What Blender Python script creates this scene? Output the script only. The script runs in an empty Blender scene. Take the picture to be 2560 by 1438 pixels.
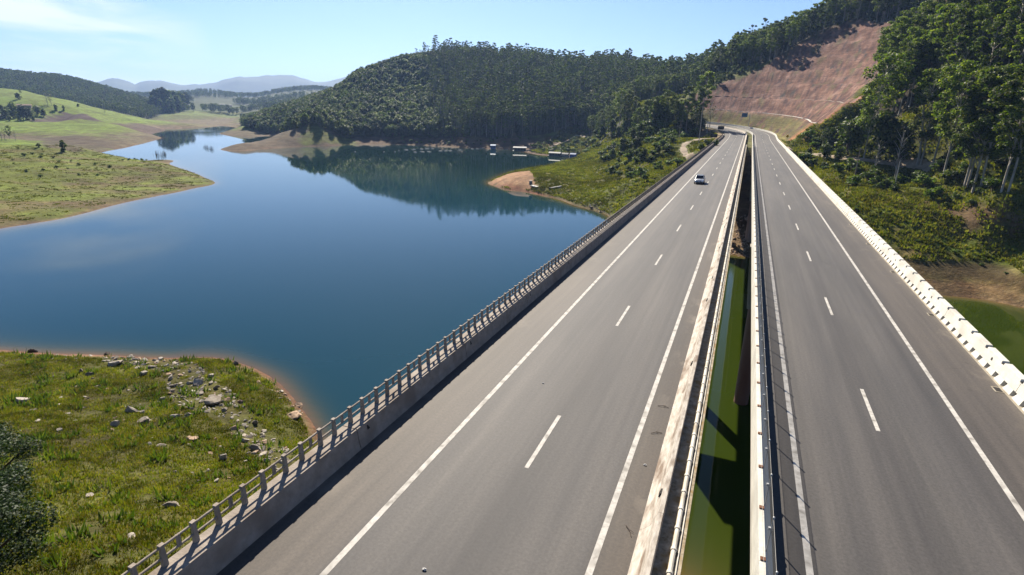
import bpy, math, random
import numpy as np
from mathutils import Matrix, Vector
SC = bpy.context.scene
COL = SC.collection
random.seed(7); np.random.seed(7)
# ================================================================ camera
CAM_M = (((0.9236096, -0.1324983, 0.3597076), (0.3829747, 0.2782949, -0.8808418), (0.0166052, 0.9513128, 0.3077794)))

CAM_H = 12.6
cd = bpy.data.cameras.new('camera'); cam = bpy.data.objects.new('camera', cd); COL.objects.link(cam)
cd.sensor_fit = 'HORIZONTAL'; cd.sensor_width = 36; cd.lens = 36*1380/2560.
cd.clip_start = .5; cd.clip_end = 40000
cam.matrix_world = Matrix([list(CAM_M[i])+[(0, 0, CAM_H)[i]] for i in range(3)]+[[0, 0, 0, 1]])
SC.camera = cam
# ================================================================ world and sun
SUN_AZ = math.atan2(-.74, 1.14); SUN_EL = math.radians(36.3)
wd = bpy.data.worlds.new('World'); SC.world = wd; wd.use_nodes = True
nt = wd.node_tree; N = nt.nodes; L = nt.links; N.clear()
sky = N.new('ShaderNodeTexSky'); sky.sky_type = 'NISHITA'; sky.sun_disc = False
sky.sun_elevation = SUN_EL; sky.sun_rotation = SUN_AZ; sky.altitude = 700
sky.air_density = 1.0; sky.dust_density = .6; sky.ozone_density = 1.6
tc = N.new('ShaderNodeTexCoord'); mp = N.new('ShaderNodeMapping'); mp.inputs['Scale'].default_value = (2.2, 2.2, 11)
mp.inputs['Rotation'].default_value = (.10, .04, .3)
L.new(tc.outputs['Generated'], mp.inputs[0])
nz = N.new('ShaderNodeTexNoise'); nz.inputs['Scale'].default_value = 1.9; nz.inputs['Detail'].default_value = 8; nz.inputs['Roughness'].default_value = .55
nz.inputs['Distortion'].default_value = .35
L.new(mp.outputs[0], nz.inputs['Vector'])
cr = N.new('ShaderNodeValToRGB'); cr.color_ramp.elements[0].position = .40; cr.color_ramp.elements[1].position = .62
L.new(nz.outputs['Fac'], cr.inputs[0])
dt = N.new('ShaderNodeVectorMath'); dt.operation = 'DOT_PRODUCT'; L.new(tc.outputs['Generated'], dt.inputs[0])
dt.inputs[1].default_value = (-.8695, .4898, .0635)
mr = N.new('ShaderNodeMapRange'); mr.inputs[1].default_value = .980; mr.inputs[2].default_value = .996; L.new(dt.outputs['Value'], mr.inputs[0])
mu = N.new('ShaderNodeMath'); mu.operation = 'MULTIPLY'; L.new(cr.outputs[0], mu.inputs[0]); L.new(mr.outputs[0], mu.inputs[1])
mu2 = N.new('ShaderNodeMath'); mu2.operation = 'MULTIPLY'; mu2.inputs[1].default_value = .95; L.new(mu.outputs[0], mu2.inputs[0])
mx = N.new('ShaderNodeMixRGB'); mx.inputs[2].default_value = (9.0, 9.6, 10.2, 1)
L.new(mu2.outputs[0], mx.inputs[0])
tint = N.new('ShaderNodeMixRGB'); tint.blend_type = 'MULTIPLY'; tint.inputs[0].default_value = 1; tint.inputs[2].default_value = (.68, .81, 1.03, 1)
L.new(sky.outputs[0], tint.inputs[1]); L.new(tint.outputs[0], mx.inputs[1])
bg = N.new('ShaderNodeBackground'); bg.inputs[1].default_value = .05; L.new(mx.outputs[0], bg.inputs[0])
wo = N.new('ShaderNodeOutputWorld'); L.new(bg.outputs[0], wo.inputs[0])
sd = bpy.data.lights.new('sun', 'SUN'); sd.energy = 5.0; sd.angle = math.radians(.5); sd.color = (1, .91, .77)
sun = bpy.data.objects.new('sun', sd); COL.objects.link(sun)
sv = Vector((math.sin(SUN_AZ)*math.cos(SUN_EL), math.cos(SUN_AZ)*math.cos(SUN_EL), math.sin(SUN_EL)))
sun.rotation_euler = sv.to_track_quat('Z', 'Y').to_euler(); sun.location = (0, 0, 60)
SC.view_settings.view_transform = 'Standard'; SC.view_settings.look = 'None'; SC.view_settings.exposure = 1.27; SC.view_settings.gamma = 1
try:
    SC.cycles.max_bounces = 6; SC.cycles.diffuse_bounces = 3; SC.cycles.glossy_bounces = 3; SC.cycles.transmission_bounces = 4
    SC.cycles.transparent_max_bounces = 12; SC.cycles.volume_bounces = 0; SC.cycles.use_denoising = True
    SC.cycles.volume_step_rate = 1; SC.cycles.sample_clamp_indirect = 4
except Exception: pass
# ---------------------------------------------------------------- road line and terrain height
WATER = -22.934
_S = np.arange(-60, 640, 1.0)
_curv = np.clip((_S-328)/15., 0, 1)/103.
_th = np.cumsum(_curv)
_px = -np.cumsum(np.sin(_th)); _py = -60+np.cumsum(np.cos(_th))-1
_u = np.maximum(_S-314, 0)
_pz = 0.049*_u+2.6e-5*_u*_u
_pz = np.convolve(np.pad(_pz, 10, 'edge'), np.ones(21)/21, 'valid')
def road(s, off=0., dz=0.):
    s = np.asarray(s, float)
    th = np.interp(s, _S, _th)
    return (np.interp(s, _S, _px)+off*np.cos(th), np.interp(s, _S, _py)+off*np.sin(th), np.interp(s, _S, _pz)+dz, th)
def warp(x, y):
    r = np.hypot(x, y)+1e-6
    k = np.log1p(r/120.)/r
    return x*k, y*k
class Terr:
    def __init__(s, C):
        C = np.array(C, float); u, v = warp(C[:, 0], C[:, 1])
        s.u, s.v = u, v
        A = np.sqrt((u[:, None]-u)**2+(v[:, None]-v)**2+.03**2)
        n = len(u); A[np.arange(n), np.arange(n)] += -1e-3
        s.m = C[:, 2].mean()
        s.w = np.linalg.solve(A, C[:, 2]-s.m)
    def raw(s, x, y):
        x = np.asarray(x, float).ravel(); y = np.asarray(y, float).ravel()
        u, v = warp(x, y); o = np.empty(len(x))
        for i in range(0, len(x), 20000):
            a, b = u[i:i+20000], v[i:i+20000]
            o[i:i+20000] = s.m+np.sqrt((a[:, None]-s.u)**2+(b[:, None]-s.v)**2+.03**2)@s.w
        return o
def wob(x, y, L, seed=0):
    r = np.random.RandomState(seed); o = 0
    for k in range(7):
        a = r.uniform(0, 6.283); f = r.uniform(.6, 1.7)*6.283/L; p = r.uniform(0, 6.283)
        o = o+np.sin((x*math.cos(a)+y*math.sin(a))*f+p+1.3*np.sin((x*math.sin(a)-y*math.cos(a))*f*.7+p*2))
    return o/3.2
def sstep(a, b, x):
    t = np.clip((x-a)/(b-a), 0, 1); return t*t*(3-2*t)
def ground(T, x, y, full=False):
    x = np.asarray(x, float).ravel(); y = np.asarray(y, float).ravel()
    z = T.raw(x, y)
    r = np.hypot(x, y)
    up = sstep(0.3, 5, z-WATER)
    z = z+up*(wob(x, y, 9, 1)*.16+wob(x, y, 26, 2)*.35+wob(x, y, 80, 3)*np.clip(r/400, 0, 1)*1.2)
    cut = np.zeros(len(x)); off = np.full(len(x), 999.); ss = np.zeros(len(x))
    m = (y > -60) & (y < 620) & (x > -330) & (x < 190)
    idx = np.nonzero(m)[0]
    P = np.arange(-60, 500, 3.)
    rx, ry, rz, rt = road(P)
    for i in range(0, len(idx), 20000):
        j = idx[i:i+20000]
        d = (x[j][:, None]-rx)**2+(y[j][:, None]-ry)**2
        k = d.argmin(1)
        ct, st = np.cos(rt[k]), np.sin(rt[k])
        dx, dy = x[j]-rx[k], y[j]-ry[k]
        off[j] = dx*ct+dy*st; ss[j] = P[k]+(-dx*st+dy*ct)
    far = (ss[idx] > 502) | (ss[idx] < -62)
    off[idx[far]] = 999.
    idx = idx[~far]
    s, o = ss[idx], off[idx]
    zr = road(s)[2]
    zz = z[idx]
    # under the bridge
    ub = (s < 244) & (np.abs(o) < 17)
    zz = np.where(ub, np.minimum(zz, -3.2-np.clip(236-s, 0, 8)*.25), zz)
    ln = sstep(236, 246, s)
    # fill
    fl = zr-.35-np.maximum(np.abs(o)-15.5, 0)*.62
    fl = fl-np.where(o < -15.5, sstep(395, 480, s)*np.clip((-o-15.5)*1.2, 0, 40), 0)
    zz = np.where((ln > 0) & (np.abs(o) < 60), np.maximum(zz, fl*ln+(-40)*(1-ln)), zz)
    # bench profile of the cut
    q = np.maximum(o-16.5, 0)
    per = 12.5; n = np.floor(q/per); f = q-n*per
    ch = n*9.0+np.minimum(f, 9.3)*(9./9.3)
    cz = zr-.35+ch+np.clip(285-s, 0, 100)*1.1+wob(x[idx], y[idx], 7, 5)*.14*np.clip(q/4, 0, 1)
    isr = (o > 10) & (s > 230)
    cc = np.where(isr, sstep(-.6, .6, zz-cz), 0)
    zz = np.where(isr, np.minimum(zz, cz), zz)
    # left verge inside the curve
    il = (o < -13) & (s > 240)
    cz2 = zr-.35+np.maximum(-o-24, 0)*.55
    zz = np.where(il, np.minimum(zz, cz2), zz)
    zz = np.where(s > 240, np.where(np.abs(o) < 15.8, zr-.35, zz), zz)
    wr = 1-sstep(462, 500, s)
    zz = np.where(s > 462, z[idx]*(1-wr)+zz*wr, zz); cc = cc*np.where(s > 462, wr, 1)
    z[idx] = zz; cut[idx] = cc*(q > .2)
    return (z, cut, off, ss) if full else z

CTRL = ((-108.2,37.71,-22.93),(-99.12,40.77,-22.93),(-92.76,42.58,-22.93),(-86.94,44.63,-22.93),(-80.12,47.13,-22.93),(-73.74,49.29,-22.93),(-69.27,51.64,-22.93),(-65.34,52.38,-22.93),(-59.17,51.62,-22.93),(-51.38,48.76,-22.93),(-45.04,45.05,-22.93),(-40.83,42.64,-22.93),(-36.23,40.44,-22.93),(-198.7,72.09,-22.93),(-196.7,81.32,-22.93),(-197.1,88.94,-22.93),(-197.4,96.66,-22.93),(-197.7,105.1,-22.93),(-202.5,117.0,-22.93),(-209.7,131.8,-22.93),(-214.4,146.7,-22.93),(-217.9,162.3,-22.93),(-223.3,176.3,-22.93),(-229.8,190.2,-22.93),(-372.0,240.7,-22.93),(-356.7,240.6,-22.93),(-345.1,241.6,-22.93),(-348.0,256.5,-22.93),(-418.3,246.9,-22.93),(-428.2,261.0,-22.93),(-447.4,280.3,-22.93),(-463.8,300.2,-22.93),(-482.1,322.4,-22.93),(-512.8,354.5,-22.93),(-538.8,382.9,-22.93),(-576.4,419.1,-22.93),(-676.0,479.7,-22.93),(-714.6,524.0,-22.93),(-768.3,588.8,-22.93),(-789.4,639.1,-22.93),(-824.5,714.1,-22.93),(-716.7,648.9,-22.93),(-393.8,334.8,-22.93),(-377.1,330.8,-22.93),(-369.9,336.0,-22.93),(-373.3,355.5,-22.93),(-374.3,378.6,-22.93),(-369.1,402.0,-22.93),(-357.0,425.1,-22.93),(-356.5,447.6,-22.93),(-338.8,461.5,-22.93),(-317.6,478.1,-22.93),(-292.6,482.1,-22.93),(-259.5,478.2,-22.93),(-230.5,479.4,-22.93),(-196.5,485.0,-22.93),(-623.3,532.3,-22.93),(-576.9,503.5,-22.93),(-556.1,496.4,-22.93),(-533.5,504.5,-22.93),(-524.3,526.0,-22.93),(-116.1,250.6,-22.93),(-105.1,240.2,-22.93),(-92.84,235.0,-22.93),(-80.61,227.8,-22.93),(-68.71,219.2,-22.93),(-58.54,207.8,-22.93),(-46.87,199.2,-22.93),(-39.7,187.2,-22.93),(-33.53,177.4,-22.93),(-26.92,169.2,-22.93),(-20.89,161.2,-22.93),(-120.6,262.7,-22.93),(-127.2,302.2,-22.93),(-124.1,330.5,-22.93),(-121.9,376.0,-22.93),(-192.6,475.4,-22.93),(-173.1,454.9,-22.93),(-155.5,436.3,-22.93),(-137.7,434.2,-22.93),(-126.6,441.8,-22.93),(31.85,142.8,-22.93),(35.35,137.4,-22.93),(39.2,135.3,-22.93),(42.74,135.5,-22.93),(47.0,136.1,-22.93),(50.58,134.8,-22.93),(54.45,133.0,-22.93),(58.73,131.3,-22.93),(65.62,131.0,-22.93),(74.99,129.0,-22.93),(-2.95,153.4,-22.93),(0.05,153.4,-22.93),(4.47,151.0,-22.93),(11.48,150.1,-22.93),(20.34,149.1,-22.93),(26.86,146.8,-22.93),(-149.7,73.46,-28.96),(-133.4,57.65,-28.75),(-174.5,108.5,-29.35),(-193.0,151.5,-29.75),(-121.6,69.3,-28.69),(-103.3,78.09,-28.59),(-84.54,87.06,-28.51),(-65.44,96.21,-28.46),(-61.48,140.9,-28.83),(-53.22,170.9,-29.08),(-101.4,53.29,-28.44),(-83.06,57.8,-28.31),(-62.22,58.49,-28.15),(-47.06,53.8,-28.01),(-45.85,61.28,-28.06),(-45.89,79.13,-28.21),(-228.9,203.2,-30.35),(-291.6,293.8,-31.43),(-270.0,308.1,-31.39),(-247.8,322.8,-31.36),(-243.8,366.3,-31.69),(-201.6,353.3,-31.36),(-153.0,318.2,-30.82),(-135.5,257.8,-30.21),(-126.0,188.0,-29.56),(-114.4,146.9,-29.16),(-165.3,377.3,-31.41),(-143.0,384.3,-31.39),(-110.8,222.1,-29.78),(-79.65,201.8,-29.46),(-51.68,179.4,-29.16),(-140.2,393.8,-31.47),(-524.6,413.4,-33.97),(-485.2,361.4,-33.34),(-453.4,319.5,-32.84),(-410.4,273.4,-32.23),(-676.0,528.7,-35.88),(-543.7,448.1,-34.34),(-396.0,307.1,-32.31),(-337.4,282.0,-31.69),(-660.0,545.3,-35.86),(-468.2,442.0,-33.73),(-490.6,442.3,-33.9),(-697.0,602.7,-36.01),(-278.5,239.9,-30.97),(-372.0,278.6,-31.94),(40.34,109.1,-28.46),(47.31,122.5,-28.61),(40.31,93.35,-28.31),(33.45,116.1,-28.5),(52.01,105.9,-28.47),(55.81,122.1,-28.64),(22.52,131.9,-28.63),(2.46,128.7,-28.58),(3.27,83.68,-28.13),(10.5,126.2,-28.56),(-21.09,136.3,-28.67),(-35.66,153.8,-28.87),(-38.05,109.3,-28.45),(-7.02,97.22,-28.27),(-27.04,69.86,-28.04),(1.57,59.73,-27.89),(25.42,80.42,-28.14),(35.9,74.99,-28.13),(-36.61,52.54,-27.93),(-35.69,43.17,-27.85),(61.67,117.1,-28.62),(-755.7,591.8,-36.01),(-717.2,580.2,-36.01),(-77.69,30.84,-20.21),(-59.49,22.63,-16.94),(-44.42,15.95,-13.67),(-32.23,10.69,-10.4),(-74.4,37.51,-21.08),(-64.13,40.75,-20.97),(-57.68,44.57,-21.41),(-49.13,41.66,-20.75),(-49.77,23.63,-16.94),(-44.03,26.67,-17.27),(-40.27,29.51,-18.03),(-39.43,34.56,-19.66),(-39.55,37.67,-21.63),(-27.34,13.4,-10.94),(-37.78,16.04,-13.12),(-28.59,17.5,-12.58),(-30.64,23.47,-14.76),(-32.07,28.47,-16.94),(-64.75,19.38,-16.39),(-36.29,9.4,-9.85),(-16.35,32.7,-19.66),(-16.35,19.62,-14.21),(0.0,16.35,-14.21),(0.0,32.7,-21.84),(0.0,41.42,-24.02),(13.08,10.9,-14.21),(15.26,27.25,-22.93),(32.7,10.9,-19.66),(65.4,0.0,-22.93),(-32.7,0.0,-5.49),(-16.35,0.0,-4.4),(5.45,0.0,-4.4),(32.7,-21.8,-4.4),(-65.4,-21.8,-3.31),(-109.0,-21.8,-4.4),(0.0,-43.6,-2.22),(-163.5,32.7,-20.75),(-163.5,-10.9,-9.85),(65.4,-43.6,-9.85),(130.8,-21.8,-22.93),(218.0,-21.8,-25.11),(218.0,65.4,-27.29),(130.8,65.4,-27.29),(98.1,-87.2,-1.13),(-109.0,-109.0,4.32),(-327.0,-109.0,4.32),(-261.6,0.0,-12.03),(-235.7,108.6,-20.21),(-291.0,136.6,-16.39),(-389.2,185.8,-12.03),(-239.7,94.62,-18.57),(-391.5,161.2,-9.85),(-255.2,131.6,-18.57),(-236.3,134.5,-20.75),(-274.8,158.3,-17.48),(-355.1,203.0,-13.12),(-365.8,191.0,-12.03),(-304.4,195.8,-16.39),(-259.7,174.7,-19.99),(-318.8,197.2,-15.09),(-276.0,203.4,-19.66),(-244.4,173.1,-21.63),(-255.2,200.2,-21.84),(-288.1,194.0,-17.48),(-356.8,239.6,-21.63),(-347.8,243.7,-21.74),(-345.9,249.0,-22.28),(-597.3,286.7,-18.57),(-586.0,310.9,-19.12),(-516.2,302.3,-19.66),(-471.8,275.4,-21.3),(-506.7,322.3,-20.21),(-538.4,361.5,-19.45),(-699.0,337.7,-14.21),(-703.0,375.6,-13.12),(-664.1,392.2,-13.67),(-699.2,450.6,-13.12),(-623.7,424.5,-18.36),(-602.4,424.8,-21.08),(-821.7,398.9,-9.85),(-817.3,460.7,-10.4),(-722.7,371.5,-11.49),(-739.1,455.8,-10.94),(-629.8,274.8,-14.21),(-1123.4,556.2,29.87),(-1081.3,566.8,26.75),(-1029.6,570.7,18.77),(-935.6,559.2,7.83),(-854.3,545.6,-3.86),(-812.2,550.2,-11.21),(-761.0,547.3,-19.6),(-929.7,456.0,7.61),(-862.8,466.8,7.58),(-786.9,468.0,-2.52),(-1202.1,515.7,32.37),(-779.2,577.9,-24.09),(-783.9,514.0,-14.33),(-1706.8,851.7,68.48),(-1672.3,917.6,62.52),(-1652.9,952.0,61.29),(-1574.0,977.8,44.07),(-1453.0,964.6,22.44),(-1341.5,934.7,7.46),(-1216.1,885.3,-6.73),(-1417.3,699.4,24.35),(-1341.2,727.9,15.64),(-1216.8,726.1,0.43),(-1046.8,689.5,-7.59),(-1763.2,727.9,70.42),(-1294.1,999.3,-6.0),(-1087.9,820.3,-13.94),(-1141.1,929.1,-9.62),(-1151.6,1001.3,-14.41),(-1072.0,749.4,-19.07),(-1094.7,983.3,-20.25),(-1049.6,834.1,-19.45),(-1012.6,878.7,-21.48),(-1447.1,1157.4,8.95),(-1450.5,1238.8,9.94),(-1409.0,1285.8,4.29),(-1379.6,1066.8,0.73),(-1037.3,965.4,-12.0),(-1931.5,1421.2,22.2),(-2170.7,1822.0,57.18),(-1849.0,1693.0,35.8),(-1898.7,1954.7,62.68),(-1873.8,2126.2,80.16),(-1496.9,1431.2,11.8),(-1169.6,1142.5,-0.52),(-1113.0,1197.6,13.7),(-1164.7,1441.2,41.57),(-2057.1,1616.1,39.66),(-646.3,585.4,-17.34),(-620.6,596.9,-9.0),(-542.9,566.7,-11.23),(-560.9,609.6,4.05),(-609.7,623.4,0.57),(-527.4,652.9,28.33),(-541.2,627.2,14.73),(-498.7,661.4,49.29),(-478.3,729.1,71.67),(-439.7,765.6,80.97),(-404.4,404.9,-14.07),(-405.0,456.7,-2.7),(-408.6,431.2,-9.12),(-384.9,354.4,-19.46),(-391.9,378.8,-17.52),(-380.6,405.2,-17.54),(-366.8,432.1,-16.34),(-392.3,481.8,-8.29),(-376.8,494.0,-12.97),(-351.1,492.7,-15.33),(-426.2,524.5,-0.2),(-378.8,533.1,-1.38),(-332.5,501.4,-13.84),(-295.4,519.1,-10.46),(-250.3,520.6,-9.95),(-207.4,521.6,-11.71),(-414.1,627.8,21.1),(-355.1,625.7,21.63),(-302.3,628.7,19.94),(-250.3,627.7,18.29),(-196.6,612.3,14.54),(-391.9,815.4,78.04),(-336.2,839.9,74.61),(-275.3,850.3,66.83),(-182.4,841.6,65.6),(-120.0,808.6,50.03),(-78.63,758.9,48.62),(-172.3,540.0,-8.17),(-166.0,587.4,2.8),(-157.7,634.7,23.73),(-109.5,611.6,23.74),(-61.14,541.6,21.11),(-454.9,692.3,53.33),(-349.5,727.0,54.72),(-291.3,728.7,49.54),(-234.4,726.1,44.41),(-182.5,729.6,44.56),(-126.2,697.2,40.91),(-183.4,513.2,-15.82),(-156.4,516.4,-16.81),(-143.8,525.7,-11.27),(-218.0,1090.0,53.37),(-54.5,872.0,62.09),(-654.0,981.0,31.57),(-490.5,1199.0,31.57),(109.0,763.0,96.97),(0.0,610.4,55.55),(-87.2,610.4,31.57),(-39.38,696.5,58.95),(-0.46,654.0,69.73),(-17.55,642.9,57.84),(-33.78,620.4,43.49),(-42.81,587.0,27.52),(-98.93,266.4,-18.57),(-89.27,282.5,-17.48),(-70.42,254.5,-18.57),(-83.92,236.8,-20.21),(-97.35,238.6,-20.75),(-60.43,219.7,-20.75),(-46.14,207.9,-19.66),(-34.4,194.0,-19.66),(-79.59,329.4,-15.3),(-64.88,325.7,-10.94),(-36.41,217.6,-12.58),(-47.99,236.7,-15.3),(-25.58,187.6,-15.3),(-27.27,264.2,-7.13),(-38.2,267.3,-8.76),(-54.23,315.0,-6.58),(-44.32,333.8,-2.77),(-27.26,294.1,-2.44),(-16.94,255.9,-2.22),(-24.03,352.1,-1.68),(-41.72,388.3,-1.13),(-90.39,352.8,-18.03),(-23.54,176.1,-18.57),(-130.5,540.4,-5.08),(-93.58,459.3,5.74),(-77.61,440.1,6.88),(-60.09,420.8,7.71),(-84.51,405.5,-5.77),(-67.45,386.6,-0.59),(-51.98,366.9,4.05),(-40.34,368.4,6.69),(0.0,179.9,-17.48),(0.0,218.0,-9.85),(3.27,256.2,-2.77),(-17.44,218.0,-9.85),(-19.62,256.2,-3.86),(-10.9,179.9,-18.57),(-21.8,283.4,-1.68),(17.44,179.9,-17.48),(19.62,218.0,-8.22),(19.62,245.3,-3.31),(0.0,294.3,-1.79),(0.0,163.5,-20.75),(-27.25,196.2,-16.39),(-38.15,272.5,-6.58),(-43.6,327.0,-1.68),(-32.7,359.7,-1.68),(-65.4,359.7,-1.13),(-65.4,414.2,1.05),(47.84,140.2,-21.41),(40.44,138.9,-21.41),(54.33,137.5,-21.41),(50.14,150.9,-18.03),(39.36,147.3,-17.48),(57.51,145.0,-18.36),(52.48,161.2,-15.3),(61.9,160.6,-14.21),(41.68,162.0,-12.58),(33.1,160.6,-13.12),(25.68,176.1,-9.85),(36.62,187.2,-7.13),(57.27,181.2,-7.13),(64.23,174.2,-7.67),(49.57,189.9,-6.58),(23.31,210.1,-5.49),(20.21,255.9,-3.53),(15.17,277.4,-2.44),(26.49,248.3,-2.44),(38.34,229.4,-2.44),(48.58,227.1,-2.44),(56.48,218.0,-2.22),(58.7,190.3,-1.68),(61.03,169.8,-0.59),(26.29,152.4,-20.21),(24.76,157.8,-17.48),(67.89,154.2,-8.76),(62.66,136.1,-16.94),(43.15,285.6,3.23),(48.85,323.3,20.67),(55.37,366.4,38.11),(71.65,474.2,70.81),(91.19,603.5,91.52),(114.0,754.4,107.9),(48.54,240.4,5.41),(58.25,288.5,27.21),(69.03,341.9,47.92),(86.29,427.4,75.17),(118.7,587.6,102.4),(56.94,227.3,7.59),(68.86,274.9,29.39),(84.75,338.3,55.55),(105.9,422.9,86.07),(145.7,581.5,113.3),(62.06,209.0,9.77),(74.48,250.8,31.57),(93.1,313.5,58.82),(124.1,418.0,94.79),(170.7,574.7,118.8),(248.3,835.9,118.8),(71.26,206.0,14.13),(85.51,247.2,35.93),(106.9,309.0,64.27),(142.5,412.0,96.97),(213.8,618.1,118.8),(81.04,190.6,11.95),(102.4,240.7,37.02),(136.5,321.0,69.72),(191.9,451.4,96.97),(75.51,145.0,-5.49),(100.7,193.4,11.95),(161.1,309.4,55.55),(251.7,483.4,91.52),(95.22,132.9,-14.21),(158.7,221.5,4.32),(317.4,443.0,53.37),(42,292,16),(36,320,24),(33,350,30),(60,350,44),(50,400,56),(24,415,44),(30,440,52),(-5,455,36),(-10,480,42),(-40,485,30),(-70,500,24),(-103,510,16),(30,480,64),(-20,520,50),(60,480,76),(100,500,85),(3000.0,0.0,30),(5000.0,0.0,40),(9000.0,0.0,20),(2897.8,776.5,30),(4829.6,1294.1,40),(8693.3,2329.4,20),(2598.1,1500.0,30),(4330.1,2500.0,40),(7794.2,4500.0,20),(2121.3,2121.3,30),(3535.5,3535.5,40),(6364.0,6364.0,20),(1500.0,2598.1,30),(2500.0,4330.1,40),(4500.0,7794.2,20),(776.5,2897.8,30),(1294.1,4829.6,40),(2329.4,8693.3,20),(0.0,3000.0,30),(0.0,5000.0,40),(0.0,9000.0,20),(-776.5,2897.8,30),(-1294.1,4829.6,40),(-2329.4,8693.3,20),(-1500.0,2598.1,30),(-2500.0,4330.1,40),(-4500.0,7794.2,20),(-2121.3,2121.3,30),(-3535.5,3535.5,40),(-6364.0,6364.0,20),(-2598.1,1500.0,30),(-4330.1,2500.0,40),(-7794.2,4500.0,20),(-2897.8,776.5,30),(-4829.6,1294.1,40),(-8693.3,2329.4,20),(-3000.0,0.0,30),(-5000.0,0.0,40),(-9000.0,0.0,20),(-2897.8,-776.5,30),(-4829.6,-1294.1,40),(-8693.3,-2329.4,20),(-2598.1,-1500.0,30),(-4330.1,-2500.0,40),(-7794.2,-4500.0,20),(-2121.3,-2121.3,30),(-3535.5,-3535.5,40),(-6364.0,-6364.0,20),(-1500.0,-2598.1,30),(-2500.0,-4330.1,40),(-4500.0,-7794.2,20),(-776.5,-2897.8,30),(-1294.1,-4829.6,40),(-2329.4,-8693.3,20),(-0.0,-3000.0,30),(-0.0,-5000.0,40),(-0.0,-9000.0,20),(776.5,-2897.8,30),(1294.1,-4829.6,40),(2329.4,-8693.3,20),(1500.0,-2598.1,30),(2500.0,-4330.1,40),(4500.0,-7794.2,20),(2121.3,-2121.3,30),(3535.5,-3535.5,40),(6364.0,-6364.0,20),(2598.1,-1500.0,30),(4330.1,-2500.0,40),(7794.2,-4500.0,20),(2897.8,-776.5,30),(4829.6,-1294.1,40),(8693.3,-2329.4,20))
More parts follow.
